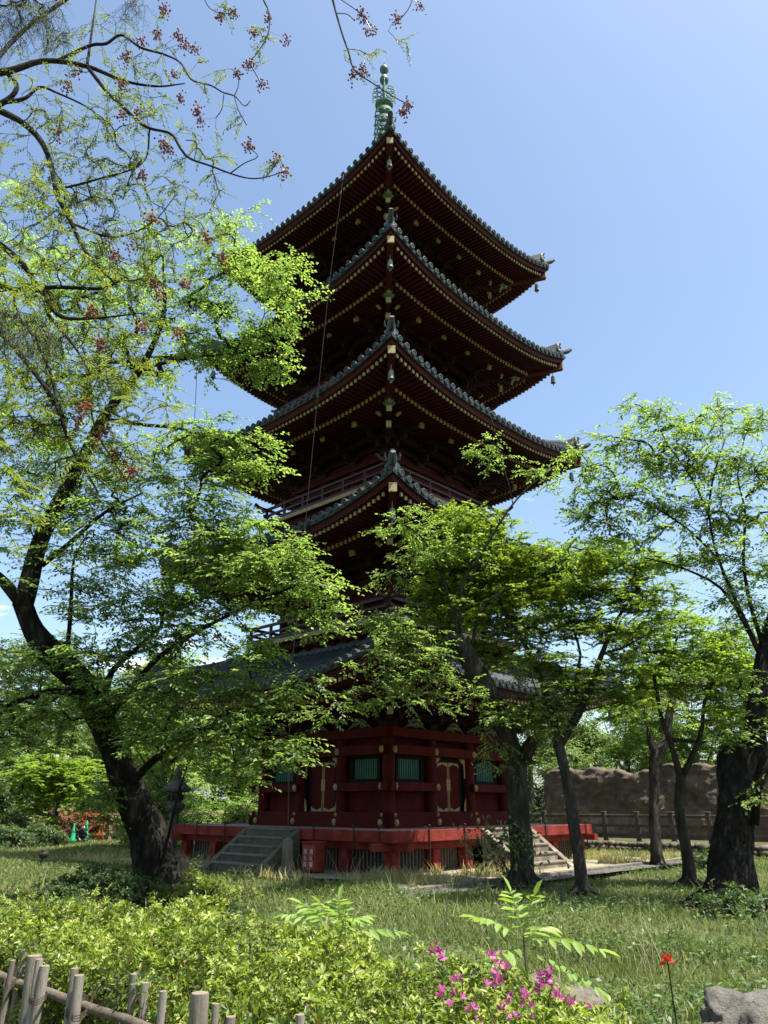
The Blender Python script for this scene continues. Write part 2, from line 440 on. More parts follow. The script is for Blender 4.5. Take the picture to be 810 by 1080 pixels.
    def horn(corner):
        g = MB(); d = np.array([0, -1.0, 0]); L = 1.41 if corner else 1.0
        if not corner:
            pts = [d * .95 + np.array([.0, 0, .86]), d * 1.25 + np.array([.06, 0, .96]), d * 1.42 + np.array([.2, 0, .9]), d * 1.48 + np.array([.27, 0, .8])]
            g.tube(pts, [.05, .06, .05, .02], 6)
        else:
            for sx in (corner,):
                g.tube([d * 1.5 + np.array([sx * .25, 0, 1.0]), d * 1.62 + np.array([sx * .36, 0, .9]), d * 1.62 + np.array([sx * .34, 0, .72]), d * 1.6 + np.array([sx * .24, 0, .62])], [.05, .075, .07, .05], 7)
        return g
    bcap = capm(1, False).mesh('beam_end_cap'); bccap = capm(1.41, False).mesh('beam_end_cap')
    g_ = MB(); a_ = np.array([0, -1.18 * 1.41, .30]); g_.bar(a_ + [0, -.02, 0], a_ + [0, .1, 0], .16, .2); bccap2 = g_.mesh('beam_end_cap')
    hn = horn(False).mesh('carved_nose'); hnc = horn(-1).mesh('carved_nose'); hnc2 = horn(1).mesh('carved_nose')
    mask = MB(); c0 = np.array([0, -2.12, .86])
    mask.sphere(tuple(c0), .24, 12, 8, sc=(1, .8, .8))
    for sx in (-1, 1):
        mask.tube([c0 + [sx * .15, 0, .05], c0 + [sx * .3, -.03, .04], c0 + [sx * .3, -.03, -.08]], [.07, .06, .03], 7)
        mask.sphere(tuple(c0 + np.array([sx * .1, -.16, .07])), .05, 8, 6)
    mask.tube([c0 + [0, 0, .12], c0 + [0, -.03, .24]], [.12, .04], 8); mask.tube([c0 + [0, 0, -.05], c0 + [0, -.22, -.1], c0 + [0, -.26, -.02]], [.13, .09, .04], 8)
    mm = mask.mesh('carved_mask', True)
    for k in range(4):
        for q in range(4):
            t = b * (-1 + 2 * q / 3.0) * .985
            o = link_mesh('bracket_set', bmesh_, M['bracket'], pag, sd(k, t, b, z0), k * PI / 2)
            link_mesh('beam_end_cap', bcap, M['gold'], o); link_mesh('carved_nose', hn, M['cream'], o)
        p = diag(k, b, z0)
        o = link_mesh('bracket_set', bcm, M['bracket'], pag, tuple(p), k * PI / 2 + PI / 4)
        link_mesh('beam_end_cap', bccap, M['gold'], o); link_mesh('beam_end_cap', bccap2, M['gold'], o); link_mesh('carved_nose', hnc, M['gold_dull'], o); link_mesh('carved_nose', hnc2, M['gold_dull'], o); link_mesh('carved_mask', mm, M['carve_green'], o)
    # continuous beams tying the brackets, eave purlin
    pb = MB()
    for k in range(4):
        for r, z in ((b + .36, z0 + .60), (b + .72, z0 + .82), (b, z0 + .4), (b, z0 + .72), (b, z0 + 1.0)):
            e_ = r + .2; pb.bar(sd(k, -e_, r, z), sd(k, e_, r, z), .13, .16)
        r = b + 1.12; pb.bar(sd(k, -r - .3, r, z0 + 1.13), sd(k, r + .3, r, z0 + 1.13), .17, .2)
        # small coved ceiling boards between
        vs = [sd(k, -b - .3, b + .3, z0 + .72), sd(k, b + .3, b + .3, z0 + .72), sd(k, b + 1.1, b + 1.1, z0 + 1.15), sd(k, -b - 1.1, b + 1.1, z0 + 1.15)]
        pb.add(vs, [(0, 1, 2, 3)])
    pb.build('bracket_tie_beam', M['bracket'], pag)
    # ---- wall
    if i == 0: return
    wl = MB(); h = z0 + 1.2 - fl
    wl.box((0, 0, fl + h / 2), (2 * b - .1, 2 * b - .1, h))
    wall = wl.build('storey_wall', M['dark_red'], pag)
    cb = MB()
    for k in range(4):
        for q in range(3 + 1):
            t = b * (-1 + 2 * q / 3.0) * .985
            if q < 3: cb.tube([sd(k, t, b - .04, fl), sd(k, t, b - .04, z0)], .15, 10)
        for z, hh in ((fl + .12, .2), (fl + .85, .16), (z0 - .06, .16)):
            cb.bar(sd(k, -b - .12, b + .08, z), sd(k, b + .12, b + .08, z), .12, hh)
    cb.build('column_frame', M['dark_red'], wall)
    dr = MB()
    for k in range(4):
        for q in (-1, 1): dr.box(sd(k, q * .26, b - .03, fl + .5), (.5 if k % 2 == 0 else .06, .06 if k % 2 == 0 else .5, .66))
    dr.build('door', M['body_red'], wall)
    # ---- balcony
    br = b + .78
    bs = MB()
    for k in range(4):
        vs = [sd(k, -br, br, fl), sd(k, br, br, fl), sd(k, b - .1, b - .1, fl), sd(k, -b + .1, b - .1, fl), sd(k, -br, br, fl - .08), sd(k, br, br, fl - .08), sd(k, b - .1, b - .1, fl - .08), sd(k, -b + .1, b - .1, fl - .08)]
        bs.add(vs, [(0, 1, 2, 3), (7, 6, 5, 4), (0, 4, 5, 1)])
        # blocks and beams that carry it
        bs.bar(sd(k, -br + .1, br - .22, fl - .2), sd(k, br - .1, br - .22, fl - .2), .13, .18)
        bs.bar(sd(k, -b - .3, b + .3, fl - .42), sd(k, b + .3, b + .3, fl - .42), .15, .2)
        for q in range(-4, 5):
            t = q * b / 4.2; bs.box(sd(k, t, b + .42, fl - .33), (.2, .2, .16), taper=1.25); bs.bar(sd(k, t, b - .1, fl - .32), sd(k, t, br - .12, fl - .3), .1, .13)
    bal = bs.build('balcony', M['dark_red'], pag)
    et = MB()
    for k in range(4):
        et.bar(sd(k, -br - .03, br + .03, fl - .03), sd(k, br + .03, br + .03, fl - .03), .05, .13)
    et.build('balcony_edge', M['gold_dull'], bal)
    rl = MB()
    for k in range(4):
        rr_ = br - .05
        for z, w_ in ((fl + .12, .09), (fl + .34, .07), (fl + .58, .085)):
            ex = .34 if z > fl + .5 else .14
            rl.bar(sd(k, -rr_ - ex, rr_, z), sd(k, rr_ + ex, rr_, z), w_, w_)
            if ex > .3:
                for s_ in (-1, 1): rl.bar(sd(k, s_ * (rr_ + ex), rr_, z), sd(k, s_ * (rr_ + ex + .2), rr_, z + .09), .08, .08)
        for q in range(-3, 4): 
            t = q * rr_ / 3; rl.bar(sd(k, t, rr_, fl), sd(k, t, rr_, fl + .56), .08, .08, up=(1, .3, 0))
    rl.build('railing', M['rail_dark'], bal)
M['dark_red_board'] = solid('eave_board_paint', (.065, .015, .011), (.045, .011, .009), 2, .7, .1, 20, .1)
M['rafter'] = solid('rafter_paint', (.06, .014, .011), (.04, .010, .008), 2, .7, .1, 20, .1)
M['gold_dull'] = solid('dull_gilt', (.42, .3, .11), (.25, .18, .07), 7, .5)
M['bell'] = solid('weathered_bell', (.2, .22, .18), (.1, .12, .1), 6, .6)
M['rail_dark'] = solid('dark_rail_paint', (.07, .024, .02), (.04, .016, .013), 3, .55)
for i in range(5): storey(i)
# ---- finial
fz = 24.9
fb = MB(); fb.box((0, 0, fz + .3), (1.1, 1.1, .7)); fb.box((0, 0, fz + .68), (1.3, 1.3, .1))
fb.lathe([(.5, 0), (.52, .12), (.4, .34), (.16, .45), (.12, .5), (.12, 1.2)], 20, (0, 0, fz + .72))
fb.tube([(0, 0, fz + 1), (0, 0, 33.3)], [.13, .07], 12)
fin = fb.build('finial', M['copper'], pag)
for q in range(9):
    z = 26.55 + q * .535; r = .50 - .016 * q
    g = MB(); n = 28
    prof = [(r, -.08), (r + .04, -.08), (r + .04, .08), (r, .08)]
    vs = []; fs = []
    for a in range(n):
        an = 2 * PI * a / n
        for (rr, zz) in prof: vs.append((rr * math.cos(an), rr * math.sin(an), z + zz))
    for a in range(n):
        for e in range(4): fs.append((a * 4 + e, a * 4 + (e + 1) % 4, ((a + 1) % n) * 4 + (e + 1) % 4, ((a + 1) % n) * 4 + e))
    g.add(vs, fs)
    for a in range(4):
        an = PI / 2 * a + .4; g.bar((0, 0, z), (r * math.cos(an), r * math.sin(an), z), .07, .07)
    for a in range(8):
        an = PI / 4 * a; g.tube([(r * 1.1 * math.cos(an), r * 1.1 * math.sin(an), z - .1), (r * 1.1 * math.cos(an), r * 1.1 * math.sin(an), z - .22)], [.025, .045], 6)
    g.lathe([(.17, -.12), (.22, 0), (.17, .12)], 14, (0, 0, z))
    g.build('ring', M['copper'], fin)
# canopy over the rings and the openwork flames
g = MB(); g.lathe([(.15, -.08), (.4, -.06), (.42, .02), (.3, .08), (.1, .18)], 18, (0, 0, 31.35)); g.build('ring_canopy', M['copper'], fin)
for a in range(4):
    g = MB(); an = PI / 2 * a + PI / 4; d = np.array([math.cos(an), math.sin(an), 0])
    for (zc, rc, rr) in ((31.75, .22, .13), (31.72, .4, .1), (32.02, .22, .12), (32.0, .4, .11), (32.3, .22, .13), (32.28, .4, .09), (32.5, .28, .1)):
        pts = [d * (rc + rr * math.cos(x)) + np.array([0, 0, zc + rr * math.sin(x)]) for x in np.linspace(.3, 6.1, 10)]
        g.tube(pts, .028, 5)
    g.tube([d * .5 + np.array([0, 0, 31.5]), d * .52 + np.array([0, 0, 32]), d * .42 + np.array([0, 0, 32.65])], [.03, .03, .012], 6)
    g.build('water_flame', M['copper'], fin)
g = MB(); g.lathe([(.07, -.42), (.12, -.3), (.19, -.25), (.21, -.1), (.16, .08), (.1, .14), (.07, .25)], 16, (0, 0, 33.05)); g.build('dragon_wheel', M['dark_copper'], fin, smooth=True)
g = MB(); g.lathe([(.08, -.3), (.11, -.22), (.2, -.1), (.2, .05), (.13, .17), (.04, .27), (.015, .32)], 16, (0, 0, 33.62)); g.tube([(0, 0, 33.9), (0, 0, 34.35)], [.015, .008], 6); g.build('sacred_jewel', M['dark_copper'], fin, smooth=True)

# ================================================================== first storey
b = 2.70; DZ = 1.02
w0 = MB(); w0.box((0, 0, (DZ + 4.2) / 2 + .0), (2 * (b - .14), 2 * (b - .14), 4.2 - DZ)); w0.build('storey_wall', M['body_red'], pag)
for k in range(4):
    for q in range(3):
        t = b * (-1 + 2 * q / 3.0) * .985
        g = MB(); g.tube([sd(k, t, b - .02, DZ), sd(k, t, b - .02, 3.6)], .17, 18); g.build('column', M['body_red'], pag, smooth=False)
def beam_ring(name, z, h, r, ext, nails=None, nr=.065, gap=0):
    g = MB()
    for k in range(4):
        e_ = r + ext; hh = h - (.004 if k % 2 else 0)
        if gap:
            g.bar(sd(k, -e_, r - .09, z), sd(k, -gap, r - .09, z), .18, hh); g.bar(sd(k, gap, r - .09, z), sd(k, e_, r - .09, z), .18, hh)
        else: g.bar(sd(k, -e_, r - .09, z), sd(k, e_, r - .09, z), .18, hh)
    o = g.build(name, M['body_red'], pag)
    if nails is not None:
        for dz in nails:
            for k in range(4):
                for q in range(4):
                    t = b * (-1 + 2 * q / 3.0) * .985; s_ = nr * (.6 if dz > .05 else 1)
                    n_ = MB(); c = vdir(k, t, r, z + dz); dv = vdir(k, 0, 1, 0)
                    ax = vdir(k, 1, 0, 0)
                    vs = []; fs = []
                    pf = [(s_ * 1.1, 0), (s_ * 1.1, .012), (s_ * .8, .02), (s_ * .7, .04), (s_ * .35, .055), (0.004, .06)]
                    for rr, dd in pf:
                        for a in range(12):
                            an = PI * a / 6; m_ = 1 + .1 * math.cos(6 * an)
                            vs.append(c + ax * rr * m_ * math.cos(an) + np.array([0, 0, rr * m_ * 1.15 * math.sin(an)]) + dv * dd)
                    for a in range(len(pf) - 1):
                        for q2 in range(12): fs.append((a * 12 + q2, a * 12 + (q2 + 1) % 12, (a + 1) * 12 + (q2 + 1) % 12, (a + 1) * 12 + q2))
                    n_.add(vs, fs); n_.build('nail_cover', M['gold'], o)
    return o
beam_ring('sill_beam', 1.155, .27, b + .27, .0, (0.0,), .07)
beam_ring('lower_tie_beam', 1.345, .13, b + .215, .0, (0.0,), .042)
beam_ring('middle_tie_beam', 2.065, .22, b + .25, .12, (0.0,), .072, gap=.76)
beam_ring('upper_tie_beam', 3.02, .25, b + .22, .0, (0.0,), .072)
beam_ring('head_beam', 3.47, .24, b + .3, .16)
# frieze with carved braces between the brackets
for k in range(4):
    for q in (-1, 0, 1):
        g = MB(); t = q * b * .657; dv = vdir(k, 0, 1, 0); ax = vdir(k, 1, 0, 0)
        base = vdir(k, t, b + .12, 3.60)
        poly = [(-.52, 0), (-.44, .03), (-.3, .13), (-.17, .25), (0, .29), (.17, .25), (.3, .13), (.44, .03), (.52, 0), (.42, 0), (.28, .08), (.15, .18), (0, .22), (-.15, .18), (-.28, .08), (-.42, 0)]
        for s_ in (0, 1):
            pp = poly[:5] + poly[12:] if s_ == 0 else poly[4:13]
            g.prism(pp, base, ax, (0, 0, 1), dv, .08)
        br_ = g.build('carved_brace', M['carve_cream'], pag)
        h_ = MB(); rnd = random.Random(k * 3 + q)
        for _ in range(9):
            c = base + ax * rnd.uniform(-.26, .26) + np.array([0, 0, rnd.uniform(.03, .17)]) + dv * .05
            h_.sphere(tuple(c), rnd.uniform(.04, .075), 8, 6, sc=(1.3, 1.3, .8))
        h_.tube([base + ax * -.34 + [0, 0, .05] + dv * .06, base + [0, 0, .16] + dv * .1, base + ax * .3 + [0, 0, .06] + dv * .06], [.02, .05, .02], 6)
        h_.build('carved_figure', M['carve_green'], br_)
# windows and doors
for k in range(4):
    ax = vdir(k, 1, 0, 0); dv = vdir(k, 0, 1, 0); up = np.array([0, 0, 1.])
    for q in (-1, 1):
        c = vdir(k, q * b * .657, b - .14, 2.535)
        g = MB(); w_, h_, f_ = .58, .355, .11
        for s_ in (-1, 1):
            g.bar(c + ax * s_ * (w_ - f_ / 2) - up * h_ + dv * .05, c + ax * s_ * (w_ - f_ / 2) + up * h_ + dv * .05, .1, f_, up=tuple(ax))
            g.bar(c - ax * (w_ - f_) + up * s_ * (h_ - f_ * .4) + dv * .05, c + ax * (w_ - f_) + up * s_ * (h_ - f_ * .4) + dv * .05, .098, f_ * .8)
        fr = g.build('window', M['black'], pag)
        g = MB(); n = 10
        for a in range(n):
            x = -w_ + f_ + (2 * (w_ - f_)) * (a + .5) / n
            g.bar(c + ax * x - up * (h_ - .08) + dv * .025, c + ax * x + up * (h_ - .08) + dv * .025, .045, .06, up=tuple(ax))
        g.build('green_slats', M['green_paint'], fr)
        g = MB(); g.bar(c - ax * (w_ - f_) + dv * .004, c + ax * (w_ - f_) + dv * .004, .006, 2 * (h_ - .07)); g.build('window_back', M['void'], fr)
    # door
    c = vdir(k, 0, b - .14, 0)
    Wd, z0_, z1_ = .66, 1.42, 2.88
    fr = MB()
    for s_ in (-1, 1): fr.bar(c + ax * s_ * .56 + up * z0_ + dv * .025, c + ax * s_ * .56 + up * z1_ + dv * .025, .04, .12, up=tuple(ax))
    for s_ in (-1, 1): fr.bar(c + ax * s_ * (Wd + .06) + up * z0_ + dv * .06, c + ax * s_ * (Wd + .06) + up * z1_ + dv * .06, .12, .1, up=tuple(ax))
    arch = [(-Wd, 0), (-Wd, -.3), (-Wd + .06, -.3), (-Wd + .08, -.18), (-Wd + .2, -.14), (-.3, -.1), (-.14, -.1), (0, -.05), (.14, -.1), (.3, -.1), (Wd - .2, -.14), (Wd - .08, -.18), (Wd - .06, -.3), (Wd, -.3), (Wd, 0)]
    fr.prism(arch[:8] + [(0, 0)], c + up * z1_ + dv * .03, ax, up, dv, .05); fr.prism(arch[7:] + [(0, 0)], c + up * z1_ + dv * .03, ax, up, dv, .05)
    door = fr.build('door', M['black'], pag)
    for s_ in (-1, 1):
        g = MB(); g.bar(c + ax * s_ * .262 + up * z0_ + dv * .022, c + ax * s_ * .262 + up * (z1_ - .1) + dv * .022, .03, .48, up=tuple(ax)); 
        g.build('door_leaf', M['body_red'], door)
        gg = MB()
        x0, x1 = (.02, .50)
        for zb, sg in ((z0_, 1), (z1_ - .12, -1)):
            pl = [(x0, 0), (x1, 0), (x1, .12), (x1 - .02, .14), (x1 - .05, .09), (x1 - .13, .08), (x0 + .24, .03), (x0 + .13, .08), (x0 + .05, .09), (x0 + .02, .14), (x0, .12)]
            ctr = (x0 + x1) / 2
            for half in (pl[:1] + [(ctr, 0), (x0 + .24, .03)] + pl[7:], [(ctr, 0)] + pl[1:7]):
                pp = [(p[0] * s_, p[1] * sg) for p in half]
                gg.prism(pp, c + up * zb + dv * .039, ax, up, dv, .008)
        gg.bar(c + ax * s_ * .03 + up * z0_ + dv * .042, c + ax * s_ * .03 + up * (z1_ - .12) + dv * .042, .01, .028, up=tuple(ax))
        gg.bar(c + ax * s_ * .045 + up * 1.98 + dv * .046, c + ax * s_ * .045 + up * 2.3 + dv * .046, .01, .075, up=tuple(ax))
        gg.build('gilt_fittings', M['gold_dull'], door)
    gg = MB()
    for s_ in (-1, 1):
        pl = [(Wd + .1, z1_), (Wd - .22, z1_), (Wd - .12, z1_ - .1), (Wd - .02, z1_ - .16), (Wd, z1_ - .55), (Wd + .1, z1_ - .55)]
        gg.prism([(p[0] * s_, p[1]) for p in pl], c + dv * .122, ax, up, dv, .006)
        pl = [(Wd + .1, z0_), (Wd - .06, z0_), (Wd - .04, z0_ + .14), (Wd, z0_ + .3), (Wd + .1, z0_ + .4)]
        gg.prism([(p[0] * s_, p[1]) for p in pl], c + dv * .122, ax, up, dv, .006)
    gg.build('corner_plates', M['gold_dull'], door)
# ================================================================== platform (deck)
D = 4.6
g = MB(); n = 34
for k in range(4):   # boards run outwards, mitred at the corners
    for a in range(n):
        t0 = D * (-1 + 2 * a / n) + .004; t1 = D * (-1 + 2 * (a + 1) / n) - .004
        r0 = lambda t: max(b - .3, abs(t))
        z = DZ - .001 * (a % 3)
        vs = [sd(k, t0, D - .06, z), sd(k, t1, D - .06, z), sd(k, t1, min(r0(t1), D - .061), z), sd(k, t0, min(r0(t0), D - .061), z)]
        vs += [(p[0], p[1], p[2] - .05) for p in vs]
        g.add(vs, [(0, 1, 2, 3), (7, 6, 5, 4), (0, 4, 5, 1), (2, 6, 7, 3), (1, 5, 6, 2), (0, 3, 7, 4)])
deck = g.build('veranda_deck', M['deck'], pag)
g = MB()
for k in range(4):
    g.bar(sd(k, -D + .06 * (k % 2), D - .03, DZ - .12), sd(k, D - .06 * (k % 2), D - .03, DZ - .12), .06, .26)
g.build('deck_fascia', M['red'], deck, bevel=.008)
g = MB()
for k in range(4): g.bar(sd(k, -D - .3, D - .32, .68 - .003 * (k % 2)), sd(k, D + .3, D - .32, .68 - .003 * (k % 2)), .2, .17)
g.build('deck_beam', M['red'], deck)
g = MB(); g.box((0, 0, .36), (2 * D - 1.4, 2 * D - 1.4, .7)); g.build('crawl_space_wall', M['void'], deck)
posts = [-4.27, -2.75, -1.45, 1.45, 2.75]
for k in range(4):
    for t in posts:
        g = MB(); g.box(sd(k, t, 4.27, .3), (.27, .27, .6)); g.build('post', M['red'], deck, bevel=.01)
    for a, c_ in zip((-4.27, -2.75, 1.45, 2.75), (-2.75, -1.45, 2.75, 4.27)):
        g = MB(); nsl = int((c_ - a - .3) / .125)
        for q in range(nsl + 1):
            t = a + .19 + (c_ - a - .38) * q / nsl
            g.bar(sd(k, t, 4.1, .03), sd(k, t, 4.1, .6), .05, .05, up=(1, .2, 0))
        g.bar(sd(k, a + .15, 4.08, .06), sd(k, c_ - .15, 4.08, .06), .05, .08)
        g.build('lattice_panel', M['slat'], deck)
# iron storm hooks along the deck edge
for k in range(4):
    for t in (-3.3, -1.9, 1.9, 3.35, 4.2):
        g = MB(); g.tube([sd(k, t, D + .03, .34), sd(k, t, D + .03, 1.1)], .017, 8); g.sphere(sd(k, t, D + .03, 1.13), .03, 8, 6)
        g.tube([sd(k, t, D + .03, 1.08), sd(k, t, D - .14, 1.1)], .012, 6); g.tube([sd(k, t, D + .03, .36), sd(k, t, D - .2, .36)], .012, 6)
        g.build('iron_hook', M['iron'], deck)
# stone stairs, one flight on each side
TS = (.22, 0, 0, 0)
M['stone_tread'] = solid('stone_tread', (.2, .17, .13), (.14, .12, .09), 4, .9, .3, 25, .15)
for k in range(4):
    g = MB(); ax = vdir(k, 1, 0, 0); dv = vdir(k, 0, 1, 0); up = np.array([0, 0, 1.])
    for q in range(5):
        zt_ = DZ - .03 - .2 * q - .004; r1 = D + .02 + .26 * q
        c0 = vdir(k, TS[k], r1 + .01, zt_ / 2 - .05)
        s1 = (1.86, .285, zt_ + .1) if k % 2 == 0 else (.285, 1.86, zt_ + .1)
        g.box(c0, s1)
    st = g.build('stone_stair', M['dark_step' if k == 0 else 'stone_step'], pag, bevel=.012)
    g = MB()
    for q in range(5):
        zt_ = DZ - .03 - .2 * q; r1 = D + .02 + .26 * q; c0 = vdir(k, TS[k], r1 + .025, zt_ + .012)
        g.box(c0, (1.85, .30, .05) if k % 2 == 0 else (.30, 1.85, .05))
    g.build('tread', M['grey_tread' if k == 0 else 'stone_tread'], st, bevel=.01)
    for s_ in (-1, 1):
        h = MB(); poly = [(D - .0, 0.0), (D + 1.34, 0.0), (D + 1.34, .08), (D + .03, DZ + .0), (D - .0, DZ + .0)]
        h.prism(poly, ax * (TS[k] + s_ * 1.06 - .1), dv, up, ax, .2)
        h.build('stair_cheek', M['dark_step' if k == 0 else 'stone_step'], st, bevel=.012)
# lightning cable with its stand-offs down the front-left side
cb = MB(); TC = {4: 2.75, 3: 2.45, 2: 2.35, 1: 2.3, 0: 2.05}
pts = []
for i in (4, 3, 2, 1, 0):
    pts.append(np.array(sd(0, TC[i], W_[i] + .02 + .02 * i, E_[i] - .1)))
pts.append(np.array(sd(0, 2.02, D + .95, .82)))
cb.tube(pts, .011, 6)
for p, i in zip(pts[:5], (4, 3, 2, 1, 0)):
    q = np.array(sd(0, TC[i], W_[i] - .35, E_[i] - .25)); cb.tube([p, q], .014, 5); cb.tube([p + [0, 0, .12], p - [0, 0, .12]], .03, 6)
cb.build('lightning_cable', M['wire'], pag)
ch = MB(); p = np.array((-(W_[3] + .06), -(W_[3] + .06), E_[3] + .5)); p_ = np.array((-(W_[2] - .15), -(W_[2] - .15), E_[1] + 1.6))
ch.tube([p, p * .98 + [0, 0, -2.5], p_], .012, 5); ch.build('hanging_chain', M['wire'], pag)
# ================================================================== vegetation library
def nrm(a): return a / (np.linalg.norm(a, axis=-1, keepdims=True) + 1e-9)
T_SIMPLE = (np.array([(0, 0, 0), (.3, .42, .05), (.7, .36, .03), (1, 0, -.10), (.7, -.36, .03), (.3, -.42, .05)], float), np.array([(0, 3, 2, 1), (0, 5, 4, 3)]))
T_SMALL = (np.array([(0, 0, 0), (.5, .5, .06), (1, 0, -.08), (.5, -.5, .06)], float), np.array([(0, 3, 2, 1)]))
def _maple():
    v = [(0, 0, 0)]; f = []
    for a, L in ((-78, .55), (-38, .85), (0, 1.0), (38, .85), (78, .55)):
        a = R(a); c, s = math.cos(a), math.sin(a); w = .16
        n = len(v); m = .5 * L
        v += [(m * c - w * s, m * s + w * c, .02), (L * c, L * s, -.1), (m * c + w * s, m * s - w * c, .02)]
        f.append((0, n + 2, n + 1, n))
    return np.array(v, float), np.array(f)
T_MAPLE = _maple()
def leaves(pos, axis, nor, L, Wd, tpl):
    axis = nrm(axis); side = nrm(np.cross(nor, axis)); up = np.cross(axis, side)
    tv, tf = tpl; N = len(pos); K = len(tv)
    L = np.broadcast_to(L, (N,))[:, None, None]; Wd = np.broadcast_to(Wd, (N,))[:, None, None]
    V = pos[:, None, :] + axis[:, None, :] * tv[None, :, 0:1] * L + side[:, None, :] * tv[None, :, 1:2] * Wd + up[:, None, :] * tv[None, :, 2:3] * L
    F = tf[None] + (np.arange(N) * K)[:, None, None]
    return V.reshape(-1, 3), F.reshape(-1, tf.shape[1]), len(tf)
def sprays(tips, dirs, S, Ls, nl, Lf, Wf, tpl, droop=.25, flat=.25, spread=1.2, back=.5, hang=0.0, ndown=0.15):
    """leafy shoots at every twig tip; returns leaf V,F,tint and shoot segments"""
    N = len(tips)
    d = np.repeat(nrm(dirs), S, 0); p = np.repeat(tips, S, 0)
    h = d.copy(); h[:, 2] *= flat
    ang = rng.uniform(-spread, spread, N * S); c, s = np.cos(ang), np.sin(ang)
    h = np.stack([h[:, 0] * c - h[:, 1] * s, h[:, 0] * s + h[:, 1] * c, h[:, 2]], 1)
    small = np.linalg.norm(h[:, :2], axis=1) < .15
    a2 = rng.uniform(0, 2 * PI, N * S); h[small, 0] = np.cos(a2[small]); h[small, 1] = np.sin(a2[small])
    h = nrm(h); h[:, 2] += rng.normal(-hang, .16, N * S); h = nrm(h)
    o = p - d * (rng.random((N * S, 1)) * back)
    Ln = Ls * rng.uniform(.6, 1.25, (N * S, 1))
    f = (np.arange(nl) + .6) / nl
    P = o[:, None, :] + h[:, None, :] * (Ln * f[None, :])[:, :, None]
    P[:, :, 2] -= (droop * Ln * f[None, :] ** 2)
    sd_ = nrm(np.cross(h, [0, 0, 1.]))
    sg = np.where(np.arange(nl) % 2 == 0, 1., -1.)[None, :, None]
    ax = h[:, None, :] * .75 + sd_[:, None, :] * sg * .75 + rng.normal(0, .22, P.shape)
    ax[:, :, 2] -= droop + rng.random(ax.shape[:2]) * droop
    nn = np.zeros_like(P); nn[..., 2] = 1; nn += rng.normal(0, .38, P.shape) + h[:, None, :] * ndown
    P = P.reshape(-1, 3); ax = ax.reshape(-1, 3); nn = nn.reshape(-1, 3)
    k = rng.uniform(.65, 1.2, len(P))
    V, F, m = leaves(P, ax, nn, Lf * k, Wf * k, tpl)
    cl = np.repeat(rng.normal(0, .16, N), S * nl)
    tint = np.clip(.5 + cl + rng.normal(0, .2, len(P)), 0, 1)
    ends = o + h * Ln; ends[:, 2] -= droop * Ln[:, 0]
    return V, F, np.repeat(tint, m), (o, ends)
def sticks(a, b, r):
    """thin three-sided sticks as arrays"""
    d = nrm(b - a); s = nrm(np.cross(d, [0.2, .1, 1.])); u = np.cross(d, s); V = []
    for q in range(3):
        an = 2 * PI * q / 3; V.append(a + (s * math.cos(an) + u * math.sin(an)) * r)
    for q in range(3):
        an = 2 * PI * q / 3; V.append(b + (s * math.cos(an) + u * math.sin(an)) * r * .5)
    V = np.stack(V, 1); N = len(a)
    tf = np.array([(0, 1, 4, 3), (1, 2, 5, 4), (2, 0, 3, 5)])
    return V.reshape(-1, 3), (tf[None] + (np.arange(N) * 6)[:, None, None]).reshape(-1, 4)
def resample(pts, step):
    pts = np.array(pts, float); out = [pts[0]]
    # catmull-rom
    P = np.vstack([2 * pts[0] - pts[1], pts, 2 * pts[-1] - pts[-2]])
    for i in range(1, len(P) - 2):
        n = max(1, int(np.linalg.norm(P[i + 1, :3] - P[i, :3]) / step))
        for j in range(1, n + 1):
            t = j / n
            out.append(.5 * (2 * P[i] + (P[i + 1] - P[i - 1]) * t + (2 * P[i - 1] - 5 * P[i] + 4 * P[i + 1] - P[i + 2]) * t * t + (3 * P[i] - P[i - 1] - 3 * P[i + 1] + P[i + 2]) * t ** 3))
    return np.array(out)
